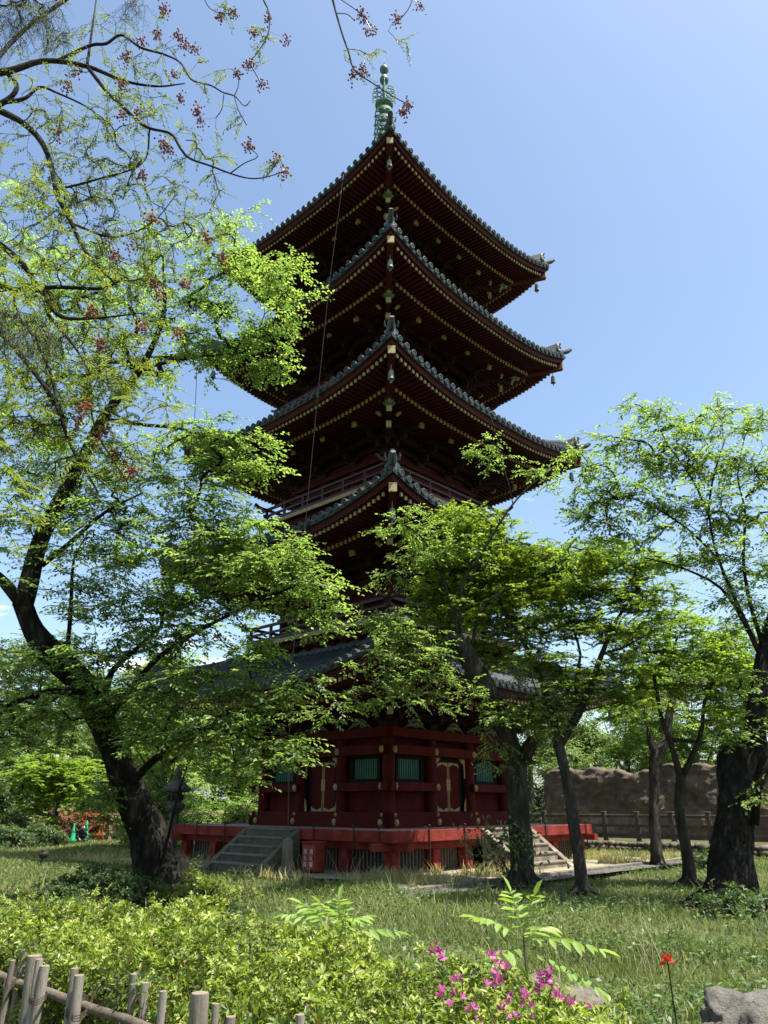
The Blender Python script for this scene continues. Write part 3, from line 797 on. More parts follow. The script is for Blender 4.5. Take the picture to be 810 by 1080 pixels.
class Tree:
    def __init__(s): s.limbs = []; s.nodes = []; s.nd = []; s.path = []; s.att = []; s.mb = MB(); s.tips = []; s.td = []; s.par = []; s.rad = []; s.tw = []
    def limb(s, pts, step=.25, n=10, rough=.12, wob=.0, node=True):
        """pts: (x,y,z,r) rows"""
        q = resample(pts, step); q[:, 3] = np.maximum(q[:, 3], .006)
        if wob: q[1:-1, :3] += rng.normal(0, wob, (len(q) - 2, 3))
        s.mb.tube(q[:, :3], list(q[:, 3]), n, rough=rough)
        if node:
            base = 0
            for i in range(len(q)):
                s.nodes.append(q[i, :3]); s.path.append(i * step); s.rad.append(q[i, 3]); s.par.append(-1)
                s.nd.append(nrm(q[min(i + 1, len(q) - 1), :3] - q[max(i - 1, 0), :3]))
        return q
    def roots(s, c, r, k=6):
        for q in range(k):
            a = 2 * PI * q / k + rng.uniform(-.3, .3); L = r * rng.uniform(1.5, 2.4); d = np.array([math.cos(a), math.sin(a), 0]); c0 = np.array([c[0], c[1], 0.])
            s.mb.tube([c0 + d * r * .35 + [0, 0, r * 1.5], c0 + d * r * .95 + [0, 0, r * .55], c0 + d * (r + L * .5) + [0, 0, r * .12], c0 + d * (r + L) + [0, 0, -.08]], [r * .4, r * .34, r * .22, r * .08], 8, rough=.15)
    def cluster(s, c, rad, n, layer=.0):
        """n growth points in an ellipsoid, gathered into flat layers"""
        u = rng.normal(0, .56, (n, 3)); u /= np.maximum(1, np.linalg.norm(u, axis=1, keepdims=True) / 1.35); p = np.array(c) + u * np.array(rad)
        if layer: p[:, 2] = np.round(p[:, 2] / layer + .15 * np.sin(p[:, 0] * 1.3)) * layer + rng.normal(0, layer * .24, n)
        s.att.append(p)
    def pcl(s, px, py, Y, rx, ry, rd, n, layer=0):
        k = scale_at(px, py, Y); s.cluster(at(px, py, Y), (rx / k, rd, ry / k), n, layer)
    def grow(s, maxd=3.0, sag=.12, pen=.15, rt=.008, minr=0):
        A = np.vstack(s.att); N0 = len(s.nodes); nodes = np.array(s.nodes); path = np.array(s.path); ok = np.array(s.rad) < 10
        dist = lambda: None
        D = np.full(len(A), 1e9); J = np.zeros(len(A), int)
        for i in range(0, len(nodes)):
            dd = np.linalg.norm(A - nodes[i], axis=1) + pen * path[i] * .3 + max(0, s.rad[i] - .12) * 3; m = dd < D; D[m] = dd[m]; J[m] = i
        live = np.ones(len(A), bool); nodes = list(nodes); nd = list(s.nd); par = [-1] * N0; path = list(path); cnt = [0.0] * N0; chains = []
        for _ in range(len(A)):
            i = int(np.argmin(np.where(live, D, 1e9)))
            live[i] = False
            j = J[i]; a = nodes[j]; t = A[i]; L = np.linalg.norm(t - a)
            if L < .05: continue
            ctrl = a + nd[j] * L * .35 + (t - a) * .25 + rng.normal(0, .05 * L, 3); ctrl[2] += sag * L
            m = max(2, int(L / .3) + 1); prev = j; ids = [j]
            for q in range(1, m + 1):
                u = q / m; pt = (1 - u) ** 2 * a + 2 * u * (1 - u) * ctrl + u * u * t
                dr = nrm(pt - nodes[prev]); nodes.append(pt); nd.append(dr); par.append(prev); path.append(path[prev] + L / m); cnt.append(0.)
                k = len(nodes) - 1; ids.append(k); prev = k
                dd = np.linalg.norm(A - pt, axis=1) + pen * path[k] * .3; mm = (dd < D) & live; D[mm] = dd[mm]; J[mm] = k
            chains.append(ids); s.tips.append(t); s.td.append(nd[prev])
        s.allnodes = np.array(nodes)
        # radii by the pipe rule
        acc = np.zeros(len(nodes))
        for ids in chains: acc[ids[-1]] += rt ** 2.3
        for k in range(len(nodes) - 1, N0 - 1, -1):
            if par[k] >= 0: acc[par[k]] += acc[k]
        for ids in chains:
            rr = []
            for q, k in enumerate(ids):
                kk = ids[1] if (q == 0) else k
                rr.append(max(acc[kk], rt ** 2.3) ** (1 / 2.3))
            s.mb.tube([nodes[k] for k in ids], rr, 5 if rr[0] > .02 else 4, caps=False)
        s.tips = np.array(s.tips); s.td = np.array(s.td)
    def finish(s, name, label, cat, bark, leafm, spray, group=None, base=None, shoots=True, smooth=True):
        base = base if base is not None else (s.nodes[0] if len(s.nodes) else (0, 0, 0))
        root = empty(name, tuple(map(float, base)), 0, label, cat, group)
        V, F, tint, (sa, sb) = sprays(s.tips, s.td, **spray)
        off = np.array(base, float)
        tv = np.array(s.mb.v) - off
        me = bpy.data.meshes.new('trunk'); me.from_pydata(tv.tolist(), [], s.mb.f); me.polygons.foreach_set('use_smooth', [True] * len(s.mb.f))
        link_mesh('trunk', me, bark, root)
        if shoots:
            SV, SF = sticks(sa, sb, .0035 if isinstance(shoots, bool) else shoots)
            link_mesh('twigs', fast_mesh('twigs', SV - off, SF), bark, root)
        cr = link_mesh('crown', fast_mesh('crown', V - off, F, tint), leafm, root)
        return root
def bg_tree(x, y, h, cr, bark, leafm, label, group, n=140, leaf=.2, S=7, nl=11, name='tree', trunk=.16, cb=.3, lean=0, layer=0, base_z=0, Ls=.9, sprk=None, squash=1.0):
    T = Tree(); lx, ly = rng.normal(0, .05, 2) * h; lx += lean
    T.limb([(x, y, base_z - .1, trunk * 1.25), (x + lx * .3, y + ly * .3, base_z + h * .2, trunk), (x + lx * .6, y + ly * .6, base_z + h * .45, trunk * .72), (x + lx, y + ly, base_z + h * .8, trunk * .25)], .5, 8)
    for q in range(5):
        a = rng.uniform(0, 2 * PI); f = rng.uniform(.25, .6); z = base_z + h * f; e = rng.uniform(.35, .75) * cr
        c = np.array([x + lx * f, y + ly * f, z]); T.limb([(*c, trunk * .5), (*(c + [math.cos(a) * e * .5, math.sin(a) * e * .5, h * .12]), trunk * .3), (*(c + [math.cos(a) * e, math.sin(a) * e, h * .3]), trunk * .12)], .5, 6)
    n = int(n * 1.7); k = max(7, n // 20); zc = base_z + h * (cb + 1) / 2; hz = h * (1 - cb) / 2
    for q in range(k):
        a = rng.uniform(0, 2 * PI); e = rng.uniform(.15, .78); zz = rng.uniform(-.8, .85)
        w = math.sqrt(max(.1, 1 - zz * zz)); 
        c = (x + lx + math.cos(a) * e * cr * w, y + ly + math.sin(a) * e * cr * w, zc + zz * hz)
        rr = cr * rng.uniform(.28, .46); T.cluster(c, (rr, rr, rr * .6 * squash), n // k, layer)
    if cb < .2:
        for q in range(5):
            a = 2 * PI * q / 5 + rng.random(); T.cluster((x + lx * .2 + math.cos(a) * cr * .55, y + math.sin(a) * cr * .55, base_z + h * .12), (cr * .4, cr * .4, h * .10), n // k, 0)
    T.grow(rt=.012)
    sp = dict(S=S, Ls=Ls, nl=nl, Lf=leaf, Wf=leaf * .6, tpl=T_SMALL, droop=.2, flat=.3, back=.9)
    if sprk: sp.update(sprk)
    return T.finish(name, label, 'tree', bark, leafm, sp, group, base=(x, y, base_z), shoots=False)

# ------------------------------------------------------------------ leaf materials
M['leaf_cherry'] = leafmat('cherry_leaf', [(0.106, 0.168, 0.053), (0.183, 0.267, 0.081), (0.267, 0.365, 0.112), (0.365, 0.463, 0.154)], .62, .42, tfac=(1.15, 1.25, .6), spec=.5)
M['leaf_right'] = leafmat('bright_cherry_leaf', [(0.126, 0.189, 0.057), (0.189, 0.277, 0.076), (0.277, 0.378, 0.107), (0.365, 0.466, 0.139)], .62, .42, tfac=(1.15, 1.25, .6), spec=.5)
M['leaf_maple'] = leafmat('maple_leaf', [(0.095, 0.162, 0.029), (0.162, 0.256, 0.043), (0.243, 0.351, 0.057), (0.324, 0.432, 0.075)], .62, tfac=(1.25, 1.25, .5))
M['leaf_maple_light'] = leafmat('light_maple_leaf', [(0.138, 0.218, 0.040), (0.196, 0.299, 0.057), (0.265, 0.380, 0.069), (0.322, 0.437, 0.086)], .62, tfac=(1.2, 1.25, .5))
M['leaf_dark'] = leafmat('evergreen_leaf', [(0.045, 0.075, 0.027), (0.068, 0.112, 0.038), (0.098, 0.150, 0.051), (0.135, 0.195, 0.068)], .3)
M['leaf_mid'] = leafmat('broadleaf', [(0.081, 0.128, 0.041), (0.128, 0.189, 0.054), (0.176, 0.257, 0.068), (0.243, 0.324, 0.095)], .45, tfac=(1.15, 1.2, .6))
M['leaf_pinnate'] = leafmat('chinaberry_leaf', [(.11, .15, .04), (.17, .22, .055), (.23, .29, .07), (.3, .34, .1)], .5, tfac=(1.2, 1.2, .5))
M['leaf_azalea'] = leafmat('azalea_leaf', [(.11, .06, .025), (.045, .075, .02), (.10, .15, .03), (.19, .26, .042), (.28, .34, .06), (.36, .41, .08), (.42, .44, .17)], .38, .45, spec=.4)
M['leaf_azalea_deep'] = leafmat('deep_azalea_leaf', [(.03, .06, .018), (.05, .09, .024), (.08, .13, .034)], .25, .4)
M['leaf_ail'] = leafmat('sapling_leaf', [(.19, .29, .07), (.25, .36, .1), (.32, .42, .14)], .45, .4)
M['leaf_fern'] = leafmat('cedar_needle', [(.06, .08, .045), (.10, .12, .06), (.15, .16, .08)], .3, .6)
M['leaf_weed'] = leafmat('weed_leaf', [(0.050, 0.088, 0.033), (0.094, 0.150, 0.050), (0.150, 0.213, 0.081)], .35)
M['grass'] = leafmat('grass_blade', [(0.067, 0.098, 0.033), (0.120, 0.158, 0.051), (0.179, 0.217, 0.078), (0.299, 0.284, 0.135), (0.493, 0.434, 0.239)], .3, .75, spec=.1)
M['straw'] = leafmat('dry_grass', [(.3, .26, .13), (.42, .37, .2), (.22, .22, .1)], .3, .7, spec=.2)
M['petal_pink'] = leafmat('pink_petal', [(.34, .03, .16), (.48, .08, .28), (.62, .2, .42)], .4, .5, tfac=(1.1, .9, 1.1))
M['petal_red'] = leafmat('red_petal', [(.5, .05, .02), (.65, .1, .04), (.6, .07, .05)], .4, .5, tfac=(1.2, .9, .9))
M['petal_coral'] = leafmat('coral_petal', [(.34, .09, .055), (.12, .10, .04), (.38, .13, .09), (.07, .09, .03)], .35, .6, tfac=(1.1, .9, .9))
M['berry'] = solid('brown_berry', (.25, .06, .022), (.15, .035, .015), 30, .45, spec=.5)
# ------------------------------------------------------------------ ground
def gz(x, y): return .05 * math.sin(x * .5 + 1) * math.cos(y * .37) + .03 * math.sin(x * 1.3 + y * .9) - .03
def gzv(x, y): return .05 * np.sin(x * .5 + 1) * np.cos(y * .37) + .03 * np.sin(x * 1.3 + y * .9) - .03
xs = np.concatenate([[-900, -300, -120, -60], np.arange(-34, 35, .6), [60, 120, 300, 900]]); ys = np.concatenate([[-400, -100, -30], np.arange(-8, 60, .6), [80, 120, 200, 400, 1200]])
X, Y = np.meshgrid(xs, ys); Z = gzv(X, Y)
V = np.stack([X, Y, Z], -1).reshape(-1, 3); nx = len(xs); ny = len(ys)
ii, jj = np.meshgrid(np.arange(nx - 1), np.arange(ny - 1)); q = (jj * nx + ii).ravel()
F = np.stack([q, q + 1, q + nx + 1, q + nx], 1)
m, nt, out = mat_new('lawn_soil'); p = nt.nodes.new('ShaderNodeBsdfPrincipled'); v = coords(nt)
n1 = noise(nt, .35, 6, .6, v); n2 = noise(nt, 9, 8, .7, v)
mx = nt.nodes.new('ShaderNodeMix'); mx.data_type = 'RGBA'; nt.links.new(n1, mx.inputs[0])
nt.links.new(ramp(nt, n2, [(.3, (.035, .045, .016)), (.7, (.08, .10, .035))]), mx.inputs[6]); nt.links.new(ramp(nt, n2, [(.3, (.06, .05, .03)), (.7, (.13, .115, .06))]), mx.inputs[7])
nt.links.new(mx.outputs[2], p.inputs['Base Color']); p.inputs['Roughness'].default_value = 1; p.inputs['Specular IOR Level'].default_value = .1
bb = nt.nodes.new('ShaderNodeBump'); bb.inputs['Strength'].default_value = .8; nt.links.new(noise(nt, 25, 8, .75, v), bb.inputs['Height']); nt.links.new(bb.outputs[0], p.inputs['Normal'])
nt.links.new(p.outputs[0], out.inputs[0]); M['lawn'] = m
tag(link_mesh('ground', fast_mesh('ground', V, F, smooth=True), M['lawn']), kind='structure')
# bare apron, gravel strip and kerb round the platform (all axis-aligned in the pagoda's frame)
ca, sa_ = math.cos(PYAW), math.sin(PYAW)
def pw(x, y): return (PX + x * ca - y * sa_, PY + x * sa_ + y * ca)
def ring_sheet(name, r0, r1, z, mat, n=30, jit=0, ks=(0, 1, 2, 3)):
    g = MB()
    for k in ks:
        vs = []
        for a in range(n + 1):
            u = -1 + 2 * a / n
            for rr in (r0, r1):
                p_ = sd(k, u * rr, rr + (jit * random.uniform(-1, 1) if jit and abs(u) < .97 else 0), z); w_ = pw(p_[0], p_[1]); vs.append((w_[0], w_[1], z))
        g.add(vs, [(a * 2, a * 2 + 1, a * 2 + 3, a * 2 + 2) for a in range(n)])
    return tag(g.build(name, mat), kind='structure')
M['apron'] = solid('dry_earth', (.27, .235, .165), (.17, .15, .1), 1.3, 1, .6, 20, .1, c3=(.33, .29, .2))
M['gravel'] = solid('gravel', (.14, .13, .115), (.05, .046, .04), 22, .95, 1.2, 34, .2, c3=(.34, .32, .29))
M['kerb'] = solid('kerb_stone', (.2, .18, .15), (.12, .105, .09), 3, .9, .5, 25, .2)
ring_sheet('apron_ground', 2.5, 5.9, .064, M['apron'], jit=.25)
ring_sheet('apron_ground', 5.0, 7.0, .068, M['apron'], ks=(1,))
ring_sheet('gravel_strip', 6.95, 7.6, .074, M['gravel'], jit=.05, ks=(1,))
g = MB()
for k in (1,):
    for a in range(14):
        u0, u1 = -1 + 2 * a / 14, -1 + 2 * (a + 1) / 14; r = 6.93
        A = sd(k, u0 * r + .012, r, 0); Bp = sd(k, u1 * r - .012, r, 0); A = pw(A[0], A[1]); Bp = pw(Bp[0], Bp[1])
        g.bar((A[0], A[1], .06), (Bp[0], Bp[1], .06), .16, .14 + .01 * random.random())
tag(g.build('kerb', M['kerb'], bevel=.012), kind='structure')
# ------------------------------------------------------------------ grass
def blades(P, h, w, lean, mat_i=None):
    N = len(P); a = rng.uniform(0, 2 * PI, N); sx = np.stack([np.cos(a), np.sin(a), np.zeros(N)], 1) * (w / 2)[:, None]
    b_ = rng.uniform(0, 2 * PI, N); ln = np.stack([np.cos(b_), np.sin(b_), np.zeros(N)], 1) * (lean * h)[:, None]
    up = np.zeros((N, 3)); up[:, 2] = h
    V = np.stack([P - sx, P + sx, P + sx * .7 + up * .55 + ln * .3, P - sx * .7 + up * .55 + ln * .3, P + up + ln], 1)
    tf3 = np.array([(0, 1, 2, 3)]); F = (tf3[None] + (np.arange(N) * 5)[:, None, None]).reshape(-1, 4)
    F2 = np.stack([np.arange(N) * 5 + 3, np.arange(N) * 5 + 2, np.arange(N) * 5 + 4, np.arange(N) * 5 + 4], 1)
    return V.reshape(-1, 3), F, F2
def grass_obj(name, label, P, h, w, lean, mat, tint):
    V, F, F2 = blades(P, h, w, lean)
    # tips as narrow quads (duplicate the tip vertex with a hair of width)
    N = len(P); V = V.reshape(N, 5, 3); t2 = V[:, 4] + (V[:, 1] - V[:, 0]) * .12; V = np.concatenate([V, t2[:, None]], 1).reshape(-1, 3)
    i = np.arange(N) * 6
    F = np.concatenate([np.stack([i, i + 1, i + 2, i + 3], 1), np.stack([i + 3, i + 2, i + 5, i + 4], 1)])
    return tag(link_mesh(name, fast_mesh(name, V, F, np.concatenate([tint, tint])), mat), label, None, None, 'stuff')
def inpag(x, y):
    dx, dy = x - PX, y - PY; lx = dx * ca + dy * sa_; ly = -dx * sa_ + dy * ca
    return np.maximum(abs(lx), abs(ly))
# patchiness field
def lxy(x, y):
    dx, dy = x - PX, y - PY; return dx * ca + dy * sa_, -dx * sa_ + dy * ca
def patch(x, y): return .5 + .25 * np.sin(x * .9 + 1.7 * np.sin(y * .5)) + .25 * np.sin(y * 1.15 + x * .45 + 2)
n = 420000
u = rng.random(n); y = 5.5 + (40 - 5.5) * u ** 1.3; hw = .56 * y + 1.5; x = rng.uniform(-1, 1, n) * hw
r_ = inpag(x, y); pp = patch(x, y); lx_, ly_ = lxy(x, y); right = (lx_ > 0) & (np.abs(ly_) < lx_ + .0)
keep = np.where(right, (r_ > 6.98) & ((r_ > 7.7) | (rng.random(n) < .35)), (r_ > 5.7) & ((r_ > 6.3) | (rng.random(n) < .5))) & (rng.random(n) < .35 + .65 * pp)
for (tx_, ty_, tr_) in [(*at(172, 958, 15.3)[:2], 1.5), (*at(552, 940, 17.3)[:2], 1.0), (*at(614, 945, 16)[:2], .6), (*at(770, 962, 14.4)[:2], 1.5), (*at(728, 930, 18)[:2], .6), (*at(694, 912, 22.7)[:2], .8)]:
    keep &= (np.hypot(x - tx_, y - ty_) > tr_ * (.4 + .6 * rng.random(n)))
keep &= ~((patch(x * 2.1 + 5, y * 1.9 + 2) < .2) & (rng.random(n) < .75))
x, y, pp, r_ = x[keep], y[keep], pp[keep], r_[keep]
P = np.stack([x, y, gzv(x, y) - .01], 1); N = len(P)
big = .6 + .4 * np.sin(x * 2.1 + 1.3 * y) * np.sin(y * 1.7 - x)
h = (.035 + .12 * pp * big * rng.random(N) + .07 * rng.random(N) ** 2) * (1 + .35 * (y < 18)); h *= np.where(rng.random(N) < .04, 2.0, 1); w = .006 + .0008 * y
tint = np.clip(.42 + .30 * (rng.random(N) - .5) + .35 * (patch(x * 1.7 + 9, y * 1.3) - .5) + .7 * (rng.random(N) < .10) * rng.random(N), 0, 1)
grass_obj('grass', 'patchy uncut green lawn grass around the pagoda', P, h, w, .6, M['grass'], tint)
# broad-leafed ground cover among the grass
n = 120000; u = rng.random(n); y = 5.5 + 20 * u ** 1.3; x = rng.uniform(-1, 1, n) * (.56 * y + 1)
kp = (inpag(x, y) > 6.6) & (patch(x * 1.9 + 3, y * 2.3 + 1) > .42 + .3 * rng.random(n)); x, y = x[kp], y[kp]; N = len(x)
P = np.stack([x, y, gzv(x, y) + rng.random(N) * np.where(y < 14, .24, .14)], 1); A_ = rng.normal(0, 1, (N, 3)); A_[:, 2] = np.abs(A_[:, 2]) * .5; N_ = rng.normal(0, .5, (N, 3)); N_[:, 2] += 1
V, F, m = leaves(P, A_, N_, rng.uniform(.03, .085, N), rng.uniform(.018, .04, N), T_SMALL)
tag(link_mesh('ground_cover', fast_mesh('ground_cover', V, F, np.repeat(rng.random(N), m)), M['leaf_weed']), 'low leafy ground cover mixed into the lawn', None, None, 'stuff')
# dry grass tufts on the apron
n = 26000; k = rng.integers(0, 4, n); tt = rng.uniform(-6.9, 6.9, n); rr = rng.uniform(4.5, 6.85, n); k[rng.random(n) < .45] = 1
loc = np.array([sd(int(a), b_, c, 0)[:2] for a, b_, c in zip(k, tt, rr)]); x = PX + loc[:, 0] * ca - loc[:, 1] * sa_; y = PY + loc[:, 0] * sa_ + loc[:, 1] * ca
kp = (patch(x * 2.3, y * 2.1) > .52) & (y < 30) & (inpag(x, y) > 4.5); kp &= ~((abs(tt) < 1.25) & (rr < 6.8))
x, y = x[kp], y[kp]; N = len(x); P = np.stack([x, y, np.full(N, .06)], 1)
grass_obj('dry_grass', 'straw coloured dry grass tufts on the bare earth beside the platform', P, .05 + .26 * rng.random(N) ** 2.5, np.full(N, .02), .7, M['straw'], rng.random(N))
# ================================================================== trees near the pagoda
def L_(T, rows, **k):
    """rows: (px, py, Y, radius)"""
    return T.limb([(*at(a, b, c), r) for a, b, c, r in rows], **k)
def C_(T, rows, layer=0, dens=1.0):
    for (px, py, Y, rx, ry, rd, n) in rows: T.pcl(px, py, Y, rx, ry, rd, max(3, int(n * dens)), layer)
# --- big leaning cherry on the left
T = Tree()
L_(T, [(176, 972, 15.3, .52), (172, 950, 15.3, .44), (166, 925, 15.3, .40), (156, 880, 15.3, .35), (138, 835, 15.2, .30), (120, 790, 15.1, .25), (104, 755, 15.0, .24), (88, 722, 14.9, .24), (58, 694, 14.7, .24), (36, 665, 14.5, .20), (24, 636, 14.4, .17)], n=18, rough=.16, step=.18)
L_(T, [(24, 640, 14.4, .19), (40, 578, 14.4, .16), (62, 530, 14.3, .145), (84, 490, 14.3, .12), (108, 442, 14.2, .10), (146, 392, 14.0, .075), (172, 335, 13.8, .05), (172, 272, 13.6, .02)], n=10)
L_(T, [(28, 642, 14.4, .14), (4, 614, 14.2, .10), (-25, 585, 14.0, .08), (-60, 520, 13.8, .05)], n=8)
L_(T, [(44, 596, 14.3, .06), (72, 574, 14.1, .05), (92, 556, 14.0, .04), (114, 538, 13.9, .03), (150, 520, 13.7, .015)], n=7)
L_(T, [(118, 768, 15.0, .11), (112, 735, 14.8, .08), (118, 708, 14.6, .06), (140, 688, 14.3, .042), (170, 660, 14.0, .028)], n=8)
L_(T, [(112, 760, 15.0, .07), (160, 700, 14.2, .048), (205, 668, 13.6, .036), (260, 640, 13.2, .026), (325, 612, 12.9, .02)], n=7)
L_(T, [(135, 830, 15.1, .09), (170, 795, 14.4, .06), (225, 765, 13.8, .045), (285, 742, 13.3, .03), (335, 722, 13.0, .012)], n=7)
L_(T, [(96, 740, 14.9, .10), (60, 728, 14.6, .07), (10, 742, 14.3, .05), (-30, 735, 14.0, .03)], n=7)
L_(T, [(165, 935, 15.0, .035), (178, 880, 14.9, .03), (190, 830, 14.7, .022), (208, 780, 14.5, .012)], n=6)
L_(T, [(108, 442, 14.2, .05), (150, 448, 13.8, .04), (190, 452, 13.4, .03), (222, 462, 13.2, .012)], n=6)
L_(T, [(150, 388, 14.0, .05), (200, 378, 13.7, .035), (255, 372, 13.4, .012)], n=6)
L_(T, [(70, 695, 14.7, .05), (75, 640, 14.5, .04), (78, 590, 14.2, .025), (95, 560, 14.0, .012)], n=6)
C_(T, [(225, 252, 13.6, 60, 14, .8, 14), (285, 272, 13.4, 44, 8, .7, 12), (245, 298, 13.6, 66, 10, .8, 16), (303, 308, 13.2, 26, 6, .4, 9), (205, 330, 13.7, 66, 16, .9, 20), (270, 345, 13.3, 46, 8, .7, 15), (230, 370, 13.4, 60, 9, .7, 18), (285, 385, 13.2, 22, 6, .3, 8),
       (150, 300, 14.2, 60, 45, 1.2, 26), (120, 380, 14.5, 70, 45, 1.3, 34), (220, 465, 13.1, 56, 16, .6, 26), (262, 492, 13.0, 40, 9, .5, 15), (170, 500, 13.6, 60, 25, .9, 24), (60, 440, 14.8, 70, 50, 1.3, 48), (30, 340, 14.6, 60, 50, 1.2, 40), (95, 310, 14.5, 60, 40, 1.2, 34), (90, 500, 14.4, 60, 30, 1.0, 34), (10, 250, 14.6, 50, 40, 1.2, 18),
       (30, 540, 14.2, 50, 50, 1.1, 34), (-30, 480, 14.2, 50, 90, 1.3, 24), (120, 560, 14.0, 60, 30, .9, 26), (100, 610, 14.2, 60, 30, .9, 32),
       (215, 548, 13.2, 55, 14, .7, 32), (262, 568, 13.0, 46, 8, .6, 22), (305, 580, 12.8, 30, 6, .4, 12), (190, 590, 13.4, 55, 18, .9, 30), (275, 606, 12.9, 60, 8, .6, 28), (335, 626, 12.7, 28, 5, .35, 12), (310, 648, 12.8, 30, 5, .35, 8),
       (215, 630, 13.2, 55, 14, .8, 30), (150, 640, 14.0, 60, 22, 1.0, 32), (272, 686, 12.9, 28, 5, .4, 8), (195, 675, 13.4, 50, 14, .8, 22), (130, 690, 14.0, 55, 18, .9, 26),
       (225, 715, 13.2, 46, 8, .6, 16), (180, 740, 13.6, 50, 12, .8, 22), (262, 742, 13.0, 34, 6, .4, 12), (250, 775, 13.0, 44, 8, .5, 18), (300, 795, 12.8, 30, 6, .35, 14), (320, 728, 12.9, 24, 5, .3, 8), (200, 790, 13.8, 44, 18, .8, 20), (165, 770, 14.2, 40, 26, .9, 20), (250, 812, 13.4, 24, 8, .4, 6),
       (95, 745, 14.4, 60, 22, .9, 36), (30, 750, 14.4, 56, 26, .9, 34), (40, 690, 14.6, 50, 18, .8, 18), (110, 850, 14.9, 16, 24, .4, 10)], layer=.34, dens=1.4)
T.roots(at(172, 958, 15.3), .42, 7); T.grow(pen=.12, rt=.006, sag=.10)
T.finish('cherry_tree', 'big dark trunked cherry tree leaning left, its boughs reaching across to the pagoda', 'tree', M['bark'], M['leaf_cherry'],
         dict(S=6, Ls=.52, nl=9, Lf=.09, Wf=.05, tpl=T_SIMPLE, droop=.18, flat=.15, back=.5))
# --- cut cherry in front of the right-hand stairs
T = Tree()
L_(T, [(554, 965, 17.3, .36), (552, 940, 17.3, .27), (550, 900, 17.4, .235), (547, 850, 17.4, .225), (543, 806, 17.4, .23), (535, 775, 17.3, .22), (521, 745, 17.1, .21), (507, 716, 16.9, .23), (493, 692, 16.8, .23), (479, 674, 16.7, .21), (475, 668, 16.7, .14)], n=16, rough=.18, step=.18)
L_(T, [(553, 800, 17.3, .16), (560, 785, 17.2, .15), (562, 779, 17.2, .10)], n=10)
L_(T, [(488, 684, 16.7, .06), (485, 655, 16.6, .045), (489, 612, 16.5, .04), (504, 590, 16.4, .035), (520, 563, 16.3, .03), (536, 538, 16.2, .025), (556, 515, 16.1, .02), (578, 498, 16.0, .015), (602, 478, 15.9, .008)], n=7, rough=.08)
L_(T, [(541, 532, 16.2, .015), (537, 512, 16.1, .013), (529, 486, 16.0, .010), (524, 460, 16.0, .007), (518, 440, 16.0, .004)], n=5)
L_(T, [(535, 500, 16.1, .01), (515, 492, 16.0, .008), (495, 486, 15.9, .004)], n=4)
L_(T, [(498, 682, 16.7, .05), (503, 655, 16.5, .035), (514, 634, 16.4, .03), (534, 622, 16.2, .028), (565, 610, 16.0, .022), (592, 592, 15.9, .018), (618, 577, 15.8, .01)], n=6)
L_(T, [(484, 672, 16.6, .05), (476, 640, 16.5, .035), (468, 612, 16.4, .03), (456, 585, 16.3, .024), (440, 562, 16.2, .018), (408, 545, 16.0, .008)], n=6)
L_(T, [(488, 640, 16.5, .03), (500, 605, 16.3, .022), (507, 560, 16.2, .01)], n=5)
L_(T, [(486, 690, 16.7, .05), (460, 694, 16.4, .035), (432, 706, 16.2, .028), (400, 722, 16.0, .02), (360, 742, 15.9, .014), (318, 758, 15.8, .006)], n=6)
L_(T, [(512, 738, 16.9, .05), (540, 735, 16.6, .035), (575, 742, 16.3, .02), (600, 760, 16.1, .01)], n=6)
C_(T, [(425, 552, 16.1, 26, 10, .5, 16), (450, 580, 16.3, 36, 22, .6, 36), (420, 610, 16.2, 30, 10, .5, 8), (400, 652, 16.2, 26, 8, .4, 14), (425, 676, 16.2, 46, 14, .6, 34), (440, 704, 16.2, 55, 14, .6, 34), (400, 735, 16.0, 46, 9, .4, 16), (350, 745, 15.9, 36, 6, .3, 8),
       (455, 732, 16.4, 46, 9, .6, 20), (520, 755, 16.5, 46, 10, .6, 18), (560, 705, 16.4, 30, 10, .6, 10), (585, 735, 16.2, 32, 12, .5, 22), (590, 765, 16.1, 26, 12, .4, 16), (520, 478, 16.0, 16, 22, .3, 7), (575, 500, 16.0, 26, 12, .3, 9), (505, 488, 15.9, 14, 4, .2, 4), (505, 590, 16.3, 14, 30, .3, 6), (600, 590, 15.9, 20, 10, .3, 6), (525, 800, 17.0, 24, 14, .3, 8)], dens=1.35, layer=.3)
T.roots(at(552, 940, 17.3), .27, 6); T.grow(pen=.12, rt=.005, sag=.06)
T.finish('cherry_tree', 'cherry tree with a cut and broken leaning trunk in front of the right stone stair', 'tree', M['bark_grey'], M['leaf_cherry'],
         dict(S=4, Ls=.42, nl=8, Lf=.085, Wf=.046, tpl=T_SIMPLE, droop=.2, flat=.3, back=.4))
# --- slim forked maple right of it
T = Tree()
L_(T, [(616, 962, 16.0, .17), (614, 940, 16.0, .135), (610, 900, 16.0, .12), (603, 855, 16.0, .112), (595, 810, 16.0, .105), (588, 780, 16.0, .11)], n=12, rough=.08)
L_(T, [(589, 784, 16.0, .10), (580, 745, 16.2, .075), (566, 705, 16.5, .06), (545, 665, 16.8, .05), (520, 625, 17.0, .03), (505, 590, 17.1, .015)], n=7)
L_(T, [(590, 786, 16.0, .10), (606, 760, 16.0, .085), (622, 728, 16.0, .07), (634, 692, 16.1, .055), (650, 655, 16.2, .04), (672, 622, 16.3, .018)], n=8)
L_(T, [(611, 752, 16.0, .04), (607, 722, 16.1, .035), (612, 690, 16.2, .03), (600, 650, 16.4, .02), (590, 620, 16.5, .012)], n=6)
L_(T, [(636, 690, 16.1, .03), (655, 684, 16.0, .025), (690, 665, 15.9, .012)], n=6)
